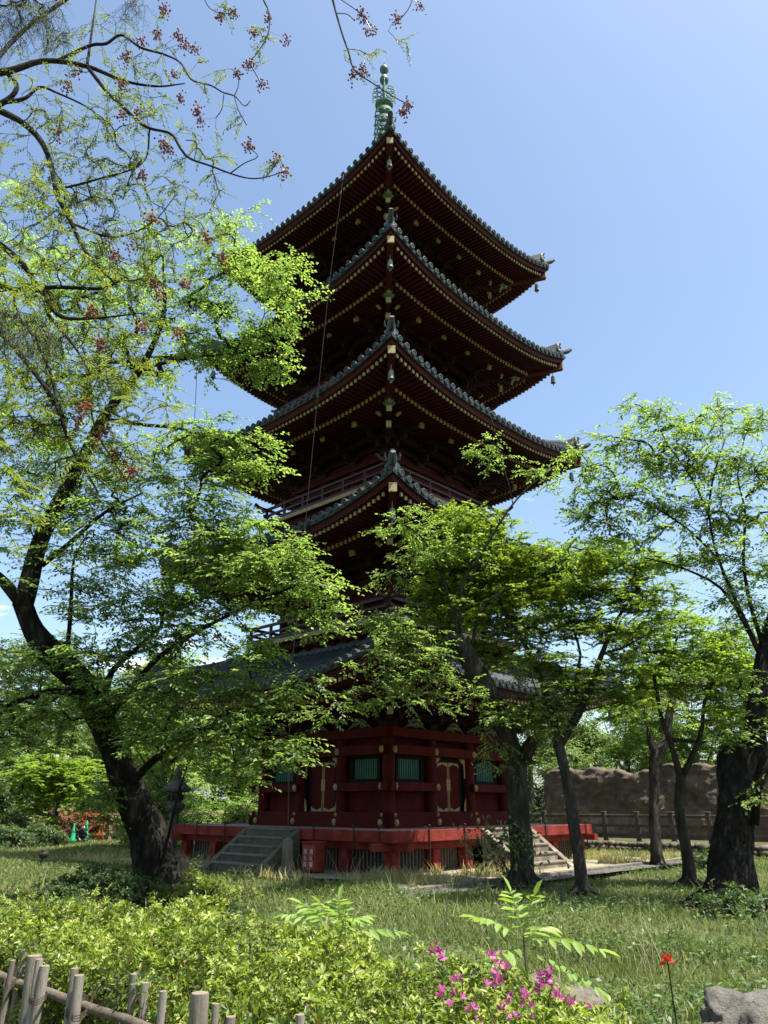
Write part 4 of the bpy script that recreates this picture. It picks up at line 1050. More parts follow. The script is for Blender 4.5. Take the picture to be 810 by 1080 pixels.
C_(T, [(500, 556, 17.2, 38, 18, .7, 40), (530, 585, 17.2, 44, 20, .8, 50), (480, 600, 17.2, 34, 18, .7, 34), (510, 628, 17.6, 56, 16, .9, 50), (470, 655, 17.0, 40, 14, .7, 28), (545, 655, 17.7, 50, 14, .8, 40), (570, 600, 17.0, 30, 18, .7, 26), (525, 690, 17.9, 50, 12, .7, 30),
       (600, 588, 16.5, 34, 14, .7, 30), (640, 590, 16.3, 46, 16, .8, 44), (690, 598, 16.2, 32, 12, .6, 24), (610, 622, 16.4, 54, 12, .8, 44), (665, 630, 16.2, 46, 12, .7, 36), (590, 655, 16.5, 46, 10, .7, 30), (640, 662, 16.1, 50, 10, .7, 34), (580, 695, 16.4, 36, 10, .6, 22), (650, 700, 16.0, 40, 9, .5, 18), (560, 750, 16.4, 24, 10, .4, 10), (490, 570, 17.3, 30, 26, .6, 20), (455, 630, 17.2, 26, 16, .6, 14), (555, 625, 17.5, 60, 26, .8, 30), (500, 660, 17.9, 60, 14, .7, 18), (690, 640, 16.1, 26, 18, .6, 14), (625, 728, 16.0, 34, 10, .5, 16), (655, 745, 16.0, 26, 10, .5, 12), (600, 715, 16.2, 30, 10, .5, 14)], layer=.3, dens=1.9)
T.roots(T.nodes[0], .15, 5); T.grow(pen=.12, rt=.005, sag=.05)
T.finish('maple_tree', 'slim forked maple with dense layered crown left of the rail fence', 'tree', M['bark_grey'], M['leaf_maple'],
         dict(S=5, Ls=.42, nl=7, Lf=.07, Wf=.07, tpl=T_MAPLE, droop=.12, flat=.12, back=.4, ndown=.05))
# --- second maple
T = Tree()
L_(T, [(728, 935, 18.0, .17), (726, 910, 18.0, .13), (721, 880, 18.0, .11), (716, 848, 18.0, .105), (718, 818, 18.0, .10)], n=10, rough=.1)
L_(T, [(718, 820, 18, .08), (708, 785, 18, .065), (697, 755, 17.9, .05), (690, 715, 17.8, .04), (676, 680, 17.7, .02)], n=6)
L_(T, [(718, 820, 18, .08), (732, 795, 17.9, .06), (741, 765, 17.8, .05), (744, 735, 17.7, .035), (770, 705, 17.5, .015)], n=6)
L_(T, [(706, 780, 18, .05), (730, 782, 18.1, .045), (745, 783, 18.2, .03)], n=6)
C_(T, [(715, 655, 17.8, 44, 12, .8, 26), (675, 672, 17.8, 30, 10, .6, 20), (760, 668, 17.5, 44, 12, .8, 30), (720, 690, 17.8, 54, 12, .9, 40), (770, 700, 17.5, 36, 12, .7, 24), (680, 705, 17.7, 34, 10, .6, 22), (740, 725, 17.6, 46, 12, .8, 30), (680, 735, 17.7, 28, 9, .5, 14), (765, 750, 17.4, 30, 12, .6, 18)], layer=.26, dens=1.9)
T.roots(T.nodes[0], .15, 5); T.grow(pen=.12, rt=.005, sag=.05)
T.finish('maple_tree', 'thin bent maple just left of the massive dark trunk at the right edge', 'tree', M['bark_grey'], M['leaf_maple_light'],
         dict(S=5, Ls=.42, nl=7, Lf=.072, Wf=.072, tpl=T_MAPLE, droop=.12, flat=.12, back=.4, ndown=.05))
# --- massive dark trunk at the right edge
T = Tree()
L_(T, [(767, 985, 14.4, .56), (768, 962, 14.4, .47), (771, 930, 14.4, .38), (773, 890, 14.4, .32), (777, 850, 14.5, .30), (779, 820, 14.5, .31), (779, 802, 14.5, .33), (781, 791, 14.5, .30), (781, 786, 14.5, .14)], n=20, rough=.22, step=.2)
L_(T, [(798, 815, 14.4, .26), (796, 770, 14.4, .19), (800, 730, 14.4, .16), (806, 695, 14.4, .15), (816, 655, 14.4, .14), (828, 600, 14.4, .11), (838, 540, 14.3, .07), (846, 490, 14.2, .035), (850, 450, 14.1, .01)], n=10)
L_(T, [(796, 870, 14.1, .07), (800, 835, 14.0, .06), (812, 800, 13.9, .05), (830, 770, 13.8, .04)], n=7)
L_(T, [(806, 700, 14.4, .05), (784, 655, 14.2, .036), (760, 620, 14.0, .028), (722, 600, 13.8, .02), (680, 588, 13.6, .012)], n=6)
L_(T, [(806, 700, 14.4, .05), (778, 638, 14.2, .036), (758, 590, 14.0, .027), (748, 545, 13.8, .02), (752, 505, 13.6, .02), (765, 462, 13.5, .01)], n=6)
L_(T, [(808, 690, 14.4, .045), (792, 640, 14.3, .036), (784, 590, 14.1, .028), (786, 540, 14.0, .02), (778, 500, 13.9, .014), (788, 450, 13.8, .01)], n=6)
L_(T, [(758, 590, 14.0, .03), (728, 560, 13.8, .024), (690, 535, 13.6, .018), (650, 520, 13.5, .01)], n=5)
L_(T, [(748, 545, 13.8, .025), (730, 505, 13.6, .02), (705, 470, 13.5, .014), (690, 440, 13.4, .006)], n=5)
L_(T, [(786, 525, 14.0, .02), (810, 505, 13.9, .016), (840, 480, 13.8, .01)], n=5)
C_(T, [(692, 432, 13.4, 22, 20, .5, 9), (670, 436, 13.4, 24, 8, .4, 9), (720, 452, 13.5, 36, 14, .6, 26), (760, 440, 13.6, 32, 16, .6, 20), (795, 445, 13.8, 26, 18, .6, 16), (655, 475, 13.4, 42, 14, .6, 30), (705, 485, 13.5, 46, 16, .7, 42), (760, 490, 13.7, 46, 20, .8, 46), (805, 500, 13.8, 30, 30, .8, 26),
       (625, 498, 13.3, 22, 6, .4, 10), (640, 525, 13.4, 42, 13, .6, 30), (700, 530, 13.6, 50, 14, .7, 44), (765, 545, 13.9, 46, 18, .8, 44), (665, 562, 13.6, 40, 10, .6, 22), (730, 585, 13.8, 46, 12, .7, 30), (790, 600, 14.0, 34, 24, .8, 34), (620, 548, 13.4, 24, 8, .4, 8), (800, 650, 14.2, 26, 24, .6, 22), (770, 640, 14.1, 30, 12, .6, 16), (795, 730, 14.2, 26, 24, .5, 22), (775, 775, 14.2, 22, 14, .4, 16), (800, 840, 13.9, 16, 12, .3, 8), (850, 560, 14.2, 50, 90, 1.2, 40)], dens=1.05)
T.roots(at(770, 962, 14.4), .33, 8); T.grow(pen=.12, rt=.005, sag=.08)
T.finish('cherry_tree', 'cherry tree with massive cut off black trunk and airy pale green crown at right edge', 'tree', M['bark'], M['leaf_right'],
         dict(S=4, Ls=.42, nl=8, Lf=.084, Wf=.048, tpl=T_SIMPLE, droop=.2, flat=.3, back=.45))
# --- dead looking grey trunk by the fence
T = Tree()
L_(T, [(694, 915, 22.7, .22), (692, 895, 22.7, .16), (690, 860, 22.7, .14), (690, 825, 22.7, .15), (694, 795, 22.7, .17), (702, 782, 22.7, .13), (706, 755, 22.7, .11), (716, 715, 22.6, .06)], n=14, rough=.3)
L_(T, [(692, 800, 22.7, .10), (686, 782, 22.7, .11), (683, 770, 22.7, .05)], n=8)
C_(T, [(712, 735, 22.6, 36, 14, .8, 18), (735, 715, 22.6, 30, 12, .8, 12), (690, 745, 22.6, 20, 10, .6, 8)])
T.roots(T.nodes[0], .18, 6); T.grow(rt=.006)
T.finish('broadleaf_tree', 'furrowed grey trunk with a broken top standing before the rail fence', 'tree', M['bark_grey'], M['leaf_mid'],
         dict(S=4, Ls=.5, nl=8, Lf=.09, Wf=.05, tpl=T_SMALL, droop=.2, flat=.3, back=.4))
# ================================================================== chinaberry overhead, close to the camera
T = Tree(); CY = 7.2
base = np.array([-6.6, 6.4, 0.0])
T.limb([(*base, .26), (-6.5, 6.5, 3.0, .22), (-6.2, 6.8, 6.0, .17), (-5.9, 7.0, 8.5, .12)], n=12)
def cb(rows, **k): L_(T, [(a, b, CY + d, r) for a, b, d, r in rows], step=.05, n=6, **k)
cb([(-95, 190, 0, .10), (-60, 110, 0, .07), (-20, 82, 0, .055), (12, 74, 0, .045), (48, 64, .1, .036), (92, 70, .1, .03), (130, 85, .2, .02), (165, 91, .2, .014), (195, 88, .3, .008)])
cb([(92, 70, .1, .026), (112, 96, .1, .024), (135, 118, 0, .022), (155, 134, 0, .02), (180, 141, -.1, .017), (190, 156, -.1, .016), (200, 167, -.1, .015), (222, 175, -.2, .013), (243, 183, -.2, .011), (262, 188, -.2, .009), (280, 187, -.3, .007), (302, 180, -.3, .004)])
cb([(244, 182, -.2, .008), (258, 172, -.2, .006), (272, 165, -.2, .004), (262, 155, -.2, .003)])
cb([(280, 187, -.3, .005), (288, 177, -.3, .004), (293, 168, -.3, .003)]); cb([(205, 169, -.1, .006), (207, 150, -.1, .005), (196, 148, -.1, .004)])
cb([(92, 68, .1, .02), (96, 40, .2, .015), (100, 10, .3, .01), (104, -20, .3, .006)])
cb([(60, 64, .1, .022), (95, 48, .1, .021), (112, 46, .1, .02), (128, 37, .1, .018), (148, 50, .1, .016), (172, 57, .1, .014), (190, 66, .1, .012), (202, 84, 0, .011), (222, 90, 0, .010), (236, 98, 0, .009), (247, 101, 0, .008), (258, 112, 0, .005), (264, 106, 0, .003)])
cb([(247, 101, 0, .006), (251, 92, 0, .005), (252, 78, 0, .003)]); cb([(247, 101, 0, .006), (251, 115, 0, .004), (260, 132, 0, .003)]); cb([(236, 100, 0, .006), (234, 115, 0, .004), (228, 124, 0, .003)])
cb([(-60, 130, 0, .07), (-20, 110, 0, .05), (2, 118, 0, .045), (26, 131, 0, .04), (44, 150, 0, .036), (54, 175, 0, .032), (60, 205, -.1, .028), (76, 236, -.1, .024), (92, 268, -.2, .02), (122, 300, -.3, .012)])
cb([(-30, 118, 0, .05), (4, 108, .1, .035), (18, 92, .1, .032), (8, 78, .1, .03)]); cb([(4, 108, .1, .03), (26, 104, .1, .025), (42, 92, .2, .02), (60, 98, .2, .015), (90, 112, .2, .012), (115, 130, .2, .006)])
cb([(-60, 230, 0, .06), (-10, 252, 0, .04), (20, 275, -.1, .034), (42, 305, -.1, .03), (62, 332, -.2, .024), (95, 336, -.2, .014), (150, 330, -.3, .006)])
cb([(-20, 290, 0, .04), (12, 305, 0, .032), (60, 303, -.1, .026), (108, 304, -.2, .018), (133, 292, -.2, .008)]); cb([(12, 305, 0, .02), (18, 330, 0, .018), (25, 345, -.1, .012)])
cb([(-50, 300, -.4, .05), (0, 350, -.5, .034), (30, 385, -.5, .028), (58, 425, -.5, .024), (75, 470, -.5, .018), (104, 520, -.5, .008)])
cb([(30, 345, -.3, .02), (52, 390, -.4, .018), (62, 430, -.4, .015), (80, 480, -.4, .01), (120, 520, -.4, .005)]); cb([(50, 330, -.2, .018), (90, 385, -.3, .014), (100, 450, -.3, .01), (135, 510, -.3, .004)])
cb([(-20, 80, .2, .03), (40, 20, .4, .03), (140, -40, .5, .03), (240, -60, .4, .026), (330, -50, .2, .024), (348, -8, .1, .018), (355, 16, .1, .015), (361, 36, 0, .013), (368, 56, 0, .011), (374, 74, 0, .010), (395, 89, 0, .008), (415, 102, 0, .006), (436, 113, 0, .004)])
cb([(260, -55, .3, .016), (276, -5, .2, .012), (283, 12, .2, .010), (283, 35, .1, .009), (272, 55, .1, .007), (264, 66, .1, .006), (272, 82, .1, .005), (276, 92, .1, .003)])
cb([(200, -50, .4, .01), (216, 0, .4, .007), (229, 13, .3, .005), (245, 14, .3, .003)]); cb([(380, -50, .1, .01), (434, -20, .1, .008), (434, 2, .1, .006), (424, 18, .1, .004), (414, 24, .1, .003)])
cb([(354, 14, .1, .006), (366, 15, 0, .004), (374, 22, 0, .003)]); cb([(345, -10, .1, .006), (372, 8, 0, .004), (385, 18, 0, .003)])
cb([(76, 236, 0, .016), (120, 250, 0, .012), (160, 235, 0, .008), (186, 205, 0, .004)]); cb([(60, 200, 0, .014), (100, 190, 0, .012), (150, 172, 0, .010), (158, 135, 0, .012)]); cb([(150, 168, 0, .012), (138, 185, 0, .010), (130, 210, 0, .006)])
C_(T, [(225, 92, CY, 20, 8, .08, 7), (250, 125, CY, 12, 12, .06, 4), (228, 165, CY, 26, 8, .06, 6), (290, 176, CY - .2, 12, 8, .04, 5), (275, 40, CY, 8, 26, .05, 6), (240, 12, CY + .2, 14, 6, .05, 5), (385, 60, CY, 14, 26, .05, 6), (425, 60, CY, 10, 40, .05, 3), (200, 240, CY, 40, 60, .3, 30), (60, 30, CY + .2, 90, 40, .5, 30), (150, 60, CY, 70, 40, .4, 34), (60, 120, CY, 80, 60, .5, 60), (140, 130, CY, 70, 50, .4, 50), (60, 200, CY, 80, 50, .5, 60), (150, 210, CY, 60, 50, .4, 46), (40, 280, CY - .2, 70, 50, .5, 50), (130, 280, CY - .2, 70, 50, .5, 56), (100, 350, CY - .3, 80, 40, .5, 70), (60, 420, CY - .4, 70, 50, .5, 60), (60, 250, CY + .3, 80, 80, .5, 80), (40, 470, CY - .5, 60, 60, .4, 50), (60, 380, CY - .2, 70, 50, .4, 40), (120, 180, CY + .2, 90, 60, .4, 40), (130, 430, CY - .4, 50, 60, .4, 46), (110, 500, CY - .4, 40, 40, .3, 22), (-60, 200, CY, 60, 200, .6, 40)])
T.grow(pen=.1, rt=.0026, sag=.02)
tree = T.finish('chinaberry_tree', 'chinaberry tree with brown berry clusters and young leaves on bare branches at upper left', 'tree', M['bark_grey'], M['leaf_pinnate'],
         dict(S=3, Ls=.20, nl=9, Lf=.042, Wf=.018, tpl=T_SIMPLE, droop=.35, flat=.6, back=.15, hang=.1), base=base, shoots=.0022)
# larger hanging leaves close on the left edge
def pinnate(rows, Lf, Wf, pairs):
    Vs = []; Fs = []; n0 = 0; seg = []
    for (b_, d_, Lr) in rows:
        b_ = np.array(b_, float); d_ = nrm(np.array(d_, float)); sdv = nrm(np.cross(d_, [0, 0, 1.])); pts = []
        for q in range(pairs):
            u = (q + 1.2) / (pairs + .5); p_ = b_ + d_ * Lr * u + np.array([0, 0, -.32 * Lr * u * u])
            pts.append(p_)
        pts = np.array(pts); tg = nrm(np.gradient(pts, axis=0)); s_ = []
        P = np.concatenate([pts, pts, pts[-1:]]); ax = np.concatenate([tg * .5 + sdv * .8 + [0, 0, -.25], tg * .5 - sdv * .8 + [0, 0, -.25], tg[-1:]]) + rng.normal(0, .08, (2 * pairs + 1, 3))
        nn = np.zeros_like(P); nn[:, 2] = 1; nn += rng.normal(0, .15, P.shape) - tg.mean(0) * .2
        prof = np.sin(np.linspace(.5, 2.6, pairs)); k = np.concatenate([prof, prof, [.9]])
        V, F, m = leaves(P, ax, nn, Lf * k, Wf * k, T_SIMPLE); Vs.append(V); Fs.append(F + n0); n0 += len(V)
        seg.append((b_, pts[0])); seg += list(zip(pts[:-1], pts[1:]))
    return np.vstack(Vs), np.vstack(Fs), seg
def pleaf(name, rows, Lf, Wf, pairs, parent, off, mat, stem=.003):
    V, F, seg = pinnate(rows, Lf, Wf, pairs)
    SV, SF = sticks(np.array([a for a, b in seg]), np.array([b for a, b in seg]), stem)
    tint = np.clip(.5 + rng.normal(0, .25, len(F) // 2), 0, 1)
    o = link_mesh(name, fast_mesh(name, np.vstack([V, SV]) - off, np.vstack([F, SF + len(V)]), np.concatenate([np.repeat(tint, 2), np.full(len(SF), .2)])), mat, parent)
    return o
rows = []
for (px, py, Yd, n) in [(10, 195, 6.3, 9), (45, 225, 6.4, 8), (5, 320, 6.0, 10), (25, 310, 6.0, 8), (5, 400, 5.8, 10), (100, 400, 6.6, 10), (140, 395, 6.6, 8), (20, 440, 5.6, 8), (90, 300, 6.4, 5), (130, 440, 6.6, 9), (12, 540, 5.2, 10), (-15, 500, 5.2, 8), (60, 235, 6.5, 6), (25, 580, 5.4, 5), (70, 500, 6.2, 6), (160, 400, 6.6, 5)]:
    for _ in range(n):
        c = at(px + rng.normal(0, 14), py + rng.normal(0, 12) - 12, Yd + rng.normal(0, .12)); a = rng.uniform(0, 2 * PI)
        rows.append((c, (math.cos(a), math.sin(a), rng.uniform(-.3, .25)), rng.uniform(.16, .26)))
pleaf('hanging_leaf_sprays', rows, .066, .022, 7, tree, base, M['leaf_pinnate'])
# berry clusters
bc = [(172, 10), (166, 38), (150, 44), (188, 40), (204, 52), (196, 47), (184, 80), (208, 118), (211, 130), (190, 104), (178, 158), (170, 152), (150, 184), (216, 250), (235, 274), (262, 68), (276, 90), (291, 168), (300, 182), (262, 155), (268, 35), (250, 78), (283, 20), (302, 44), (145, 118), (128, 122), (132, 62), (80, 76), (110, 250), (140, 260), (162, 300), (168, 312), (186, 352), (150, 345), (105, 362), (120, 270),
      (386, 22), (391, 34), (380, 14), (383, 74), (373, 80), (425, 118), (430, 112), (418, 20), (442, 8), (82, 445), (105, 468), (122, 480), (130, 492), (112, 455), (90, 430), (138, 500), (96, 330), (60, 140), (70, 90), (128, 90), (246, 14), (232, 18), (194, 300), (160, 230)]
q_ = T.allnodes - [0, 0, CAMZ]; fw_ = q_[:, 1] * CP + q_[:, 2] * SP; NPX = 405 + FPX * q_[:, 0] / fw_; NPY = 540 - FPX * (-q_[:, 1] * SP + q_[:, 2] * CP) / fw_
for (px, py) in bc:
    j_ = int(np.argmin((NPX - px) ** 2 + (NPY - (py - 9)) ** 2)); hub = T.allnodes[j_]; g = MB(); c = at(px, py, hub[1] + rng.uniform(-.03, .03)); k_ = int(rng.integers(24, 44))
    o0 = c + np.array([0, 0, .07]); sig = .038; g.tube([hub - base, (hub + o0) / 2 - base + [0, 0, -.01], o0 - base], [.003, .0025, .002], 4, caps=False)
    for _ in range(k_):
        p_ = c + rng.normal(0, 1, 3) * [sig, sig, sig * 1.15]
        g.sphere(tuple(p_ - base), rng.uniform(.010, .0145), 6, 4)
        if rng.random() < .6: g.tube([o0 - base, (o0 + p_) / 2 - base + [0, 0, .01], p_ - base], [.0015] * 3, 3, caps=False)
    g.build('berry_cluster', M['berry'], tree)
# --- cedar sprigs at the far left
T = Tree(); T.limb([(-5.6, 5.2, 0, .22), (-5.5, 5.3, 4, .18), (-5.3, 5.4, 8, .12), (-5.2, 5.5, 11, .05)], n=10)
L_(T, [(-120, 20, 6.0, .04), (-40, -20, 6.0, .03), (20, -10, 6.0, .02), (60, 0, 6.0, .01)], n=6); L_(T, [(-120, 300, 5.6, .03), (-40, 320, 5.5, .02), (20, 335, 5.4, .01)], n=5); L_(T, [(20, -12, 6, .015), (90, -25, 6, .012), (140, -10, 6, .006)], n=5)
C_(T, [(25, 14, 6.0, 40, 22, .3, 60), (60, 25, 6.0, 24, 18, .2, 26), (138, 4, 6.0, 14, 10, .15, 14), (25, 345, 5.4, 32, 16, .2, 40), (-60, 100, 5.8, 60, 250, .5, 60)])
T.grow(rt=.002, sag=-.05)
T.finish('cedar_tree', 'cedar tree at the far left edge with feathery drooping sprigs at the top corner', 'tree', M['bark_grey'], M['leaf_fern'],
         dict(S=5, Ls=.22, nl=16, Lf=.032, Wf=.005, tpl=T_SMALL, droop=.9, flat=.4, back=.2, hang=.5), shoots=.0015)
# ================================================================== trees further off
def bx(px, Y): return float(at(px, 848, Y)[0])
BR = 'broadleaf trees beyond the rock wall'; BL = 'trees on the far left side'
for (px, Y, h, cr, mt, lb, n, leaf, ln) in [
    (560, 44, 8.5, 3.0, 'leaf_mid', 'bushy tree showing between the cut trunk and the slim maple', 130, .17, 0),
    (612, 47, 7.0, 3.0, 'leaf_mid', 'low tree behind the left end of the rock wall', 130, .17, 0),
    (655, 50, 10.5, 3.6, 'leaf_maple_light', 'pale multi stemmed tree rising over the middle of the rock wall', 190, .18, .6),
    (700, 45, 9.5, 3.6, 'leaf_cherry', 'leafy tree behind the broken topped grey trunk', 190, .17, 0),
    (745, 49, 11.5, 4.0, 'leaf_maple_light', 'tall pale green tree behind the thin bent maple', 210, .18, -.4),
    (800, 44, 11, 4.0, 'leaf_mid', 'tree behind the massive dark trunk', 200, .17, 0),
    (860, 47, 12, 4.5, 'leaf_mid', 'tree just beyond the right edge of the view', 120, .2, 0),
    (590, 60, 7.0, 3.8, 'leaf_mid', 'round low tree far behind the left end of the rock wall', 110, .2, 0),
    (635, 62, 7.5, 4.0, 'leaf_dark', 'dark evergreen far behind the rock wall', 120, .22, 0),
    (720, 64, 9, 5.0, 'leaf_dark', 'second dark evergreen far behind the rock wall, right of the first', 140, .22, 0)]:
    bg_tree(bx(px, Y), Y, h, cr, M['bark_light'], M[mt], lb, BR, n=n, leaf=leaf, trunk=.17, cb=(.12 if px in (560, 612, 635, 720, 745, 860) else .25), lean=ln)
for (px, Y, h, cr, mt, lb, n, leaf) in [
    (-60, 42, 11.5, 4.5, 'leaf_dark', 'dark evergreen tree at the far left edge', 190, .19),
    (20, 50, 12.0, 5.0, 'leaf_mid', 'broad green tree behind the floodlight pole', 240, .2),
    (75, 56, 11.5, 4.6, 'leaf_mid', 'tree seen under the leaning trunk', 200, .22),
    (135, 52, 11.0, 4.2, 'leaf_mid', 'rounded tree directly behind the leaning cherry trunk', 200, .19),
    (195, 44, 10.5, 3.4, 'leaf_cherry', 'tree behind the stone lantern', 220, .17),
    (245, 47, 9.5, 3.2, 'leaf_cherry', 'tree beside the left wall of the pagoda', 200, .17),
    (175, 33, 5.2, 2.0, 'leaf_cherry', 'small dark trunked tree right of the stone lantern', 120, .12),
    (-10, 38, 6.5, 2.6, 'leaf_dark', 'low dark evergreen at the left edge behind the light maple', 130, .15),
    (285, 60, 8, 4.5, 'leaf_mid', 'tree showing just left of the pagoda wall behind the railing', 90, .22),
    (120, 62, 8, 4.5, 'leaf_mid', 'tree in front of the middle of the pale building', 140, .22),
    (40, 66, 8, 4.5, 'leaf_mid', 'tree in front of the pale building at far left', 120, .22),
    (225, 58, 8, 4.0, 'leaf_cherry', 'tree behind the rounded shrub', 140, .22)]:
    bg_tree(bx(px, Y), Y, h, cr, M['bark'], M[mt], lb, BL, n=n, leaf=leaf, trunk=.2, cb=.1)
bg_tree(bx(62, 36), 36, 3.5, 2.7, M['bark_grey'], M['leaf_maple_light'], 'small spreading maple with bright yellow green crown in front of the red azaleas', None, n=190, leaf=.12, S=6, nl=8, name='maple_tree', trunk=.1, cb=.36, layer=.22, sprk=dict(tpl=T_MAPLE, Wf=.12, droop=.1, flat=.1), Ls=.5)
# unseen trees added round the viewpoint to keep sky light off the pagoda
for q, (x, y, h, cr, lb) in enumerate([(-15, 3, 12, 5, 'left of the viewpoint'), (-13, -8, 12, 5, 'behind the viewpoint on the left'), (-4, -13, 13, 5.5, 'straight behind the viewpoint'), (6, -12, 12, 5.5, 'behind the viewpoint on the right'), (15, -4, 12, 5, 'right of the viewpoint'), (19, 6, 12, 5, 'right of the lawn'), (21, 17, 12, 5, 'right of the massive trunk'), (-19, 14, 12, 5, 'left of the lawn'), (-23, 26, 12, 5, 'far left of the lawn')]):
    bg_tree(x, y, h, cr, M['bark'], M['leaf_mid'], 'unseen tree added to block sky light, ' + lb, 'unseen trees added to block sky light', n=60, leaf=.3, trunk=.25, cb=.2, S=6, nl=9)
# ================================================================== shrubs
def rosettes(P, N_, mat, name, parent, off, Lf=.04, Wf=.016, nl=7, up=.55):
    n = len(P); a = rng.uniform(0, 2 * PI, (n, 1)) + np.arange(nl)[None] * (2 * PI / nl) + rng.normal(0, .2, (n, nl))
    N_ = nrm(N_ + rng.normal(0, .35, N_.shape)); t1 = nrm(np.cross(N_, [.3, .2, 1.])); t2 = np.cross(N_, t1)
    rd = t1[:, None] * np.cos(a)[..., None] + t2[:, None] * np.sin(a)[..., None]
    ax = rd + N_[:, None] * (up + rng.normal(0, .25, (n, nl)))[..., None]
    nn = N_[:, None] - rd * .5 + rng.normal(0, .2, rd.shape)
    PP = np.repeat(P[:, None], nl, 1) + rd * .004 + N_[:, None] * rng.uniform(-.03, .01, (n, nl))[..., None]
    k = rng.uniform(.45, 1.35, n * nl) * np.repeat(rng.uniform(.7, 1.2, n), nl)
    V, F, m = leaves(PP.reshape(-1, 3), ax.reshape(-1, 3), nn.reshape(-1, 3), Lf * k, Wf * k, T_SIMPLE)
    lf_ = .16 * np.sin(P[:, 0] * 3.3 + np.sin(P[:, 1] * 2.7)) * np.sin(P[:, 1] * 4.1 + P[:, 2] * 6)
    tint = np.clip(.52 + np.repeat(rng.normal(0, .15, n) + lf_, nl) + rng.normal(0, .13, n * nl) - .6 * (rng.random(n * nl) < .015), 0, 1)
    return link_mesh(name, fast_mesh(name, V - off, F, np.repeat(tint, m)), mat, parent)
def shrub(name, label, cat, x, y, rx, ry, h, n, mat, Lf=.04, Wf=.016, group=None, z0=0, rz=0, lump=.18, twig=True, nl=7):
    root = empty(name, (x, y, z0), 0, label, cat, group)
    u = nrm(rng.normal(0, 1, (n, 3))); u[:, 2] = np.abs(u[:, 2]) 
    ph = rng.uniform(0, 6, 3)
    rr = 1 + lump * (np.sin(u[:, 0] * 6 + ph[0]) * np.sin(u[:, 1] * 7 + ph[1]) + .6 * np.sin(u[:, 2] * 9 + ph[2] + u[:, 0] * 5))
    dep = 1 - .5 * rng.random(n) ** 2.2
    P = u * (rr * dep)[:, None] * [rx, ry, h]; c_, s_ = math.cos(rz), math.sin(rz)
    P = np.stack([P[:, 0] * c_ - P[:, 1] * s_, P[:, 0] * s_ + P[:, 1] * c_, P[:, 2]], 1); N_ = nrm(P / np.array([rx, ry, h]) + [0, 0, .35])
    rosettes(P, N_, mat, 'foliage', root, np.zeros(3), Lf, Wf, nl)
    if twig:
        k = min(n, 500); i = rng.integers(0, n, k); a = P[i] * .15; a[:, 2] = 0
        V, F = sticks(a, P[i], .006); link_mesh('twigs', fast_mesh('twigs', V, F), M['bark_grey'], root)
    return root
M['twig_brown'] = solid('brown_twig', (.16, .09, .05), (.09, .055, .035), 12, .9)
# azalea hedge behind the bamboo-and-post fence: one clipped mass
FD = nrm(np.array([.72, -.69])); FN = np.array([-FD[1], FD[0]]); F0 = np.array([-2.1, 5.3])   # fence line and its normal (away from the camera)
n = 34000
s_ = rng.uniform(-5.2, 4.6, n); o_ = rng.uniform(.05, 1.75, n)
Hh = .82 - .075 * np.clip(-.4 - s_, 0, 4.5) - .10 * np.clip(s_ - 1.2, 0, 2.5) - .35 * np.clip(s_ - 3.2, 0, 1.5)
lump = .08 * np.sin(s_ * 3.1) * np.sin(o_ * 4 + s_) + .09 * np.sin(s_ * 7.3 + 1 + 2 * np.sin(o_ * 3)) * np.cos(o_ * 8.5 + np.sin(s_ * 4)) + .06 * np.sin(s_ * 13 + o_ * 9) * np.sin(o_ * 15 - s_ * 8) + np.where(rng.random(n) < .07, .1 * rng.random(n), 0)
edge = np.minimum(1, np.sqrt(np.clip(np.minimum(o_, 1.8 - o_) / .42, 0, 1) + .02))
top = Hh * (.45 + .55 * edge) + lump
dep = rng.random(n) ** 1.7 * .45
xy = F0 + FD * s_[:, None] + FN * (o_ + .06)[:, None]
P = np.stack([xy[:, 0], xy[:, 1], top - dep], 1)
nf = np.stack([FN[0] * np.sign(o_ - .9) * (1 - edge) * 1.2, FN[1] * np.sign(o_ - .9) * (1 - edge) * 1.2, np.full(n, .8)], 1)
# near side face below the rim
m2 = 9000; s2 = rng.uniform(-5.2, 4.6, m2); z2 = rng.uniform(.08, .75, m2); xy2 = F0 + FD * s2[:, None] + FN * (.08 + .12 * rng.random(m2) + .06 * np.sin(s2 * 5))[:, None]
P = np.vstack([P, np.stack([xy2[:, 0], xy2[:, 1], z2], 1)]); nf = np.vstack([nf, np.tile([-FN[0], -FN[1], .5], (m2, 1))])
ns_ = 420; ii_ = rng.integers(0, 34000, ns_); sp_ = P[ii_] ; dsp = rng.normal(0, .25, (ns_, 3)); dsp[:, 2] = 1; dsp = nrm(dsp); Ls_ = rng.uniform(.06, .17, ns_)
tops_ = sp_ + dsp * Ls_[:, None]
for f_ in (.55, .8, 1.0): P = np.vstack([P, sp_ + dsp * (Ls_ * f_)[:, None]]); nf = np.vstack([nf, dsp])
hroot = empty('azalea_hedge', (F0[0], F0[1], 0), 0, 'long clipped azalea hedge with fresh yellow green leaves behind the low post fence', 'hedge')
off = np.array([F0[0], F0[1], 0])
cell = np.floor(P[:, 0] * 8.5) * 12.9898 + np.floor(P[:, 1] * 8.5) * 78.233; cell = np.sin(cell) * 43758.5453; cell -= np.floor(cell)
P[:, 2] -= np.where(cell < .30, .13 * rng.random(len(P)) + .05, 0) * (P[:, 2] > .3)
rosettes(P, nf, M['leaf_azalea'], 'foliage', hroot, off, .037, .0175, 7)
i = rng.integers(0, len(P), 3500); a = P[i].copy(); a[:, :2] += rng.normal(0, .1, (3500, 2)); a[:, 2] = np.maximum(0, a[:, 2] - rng.uniform(.15, .6, 3500))
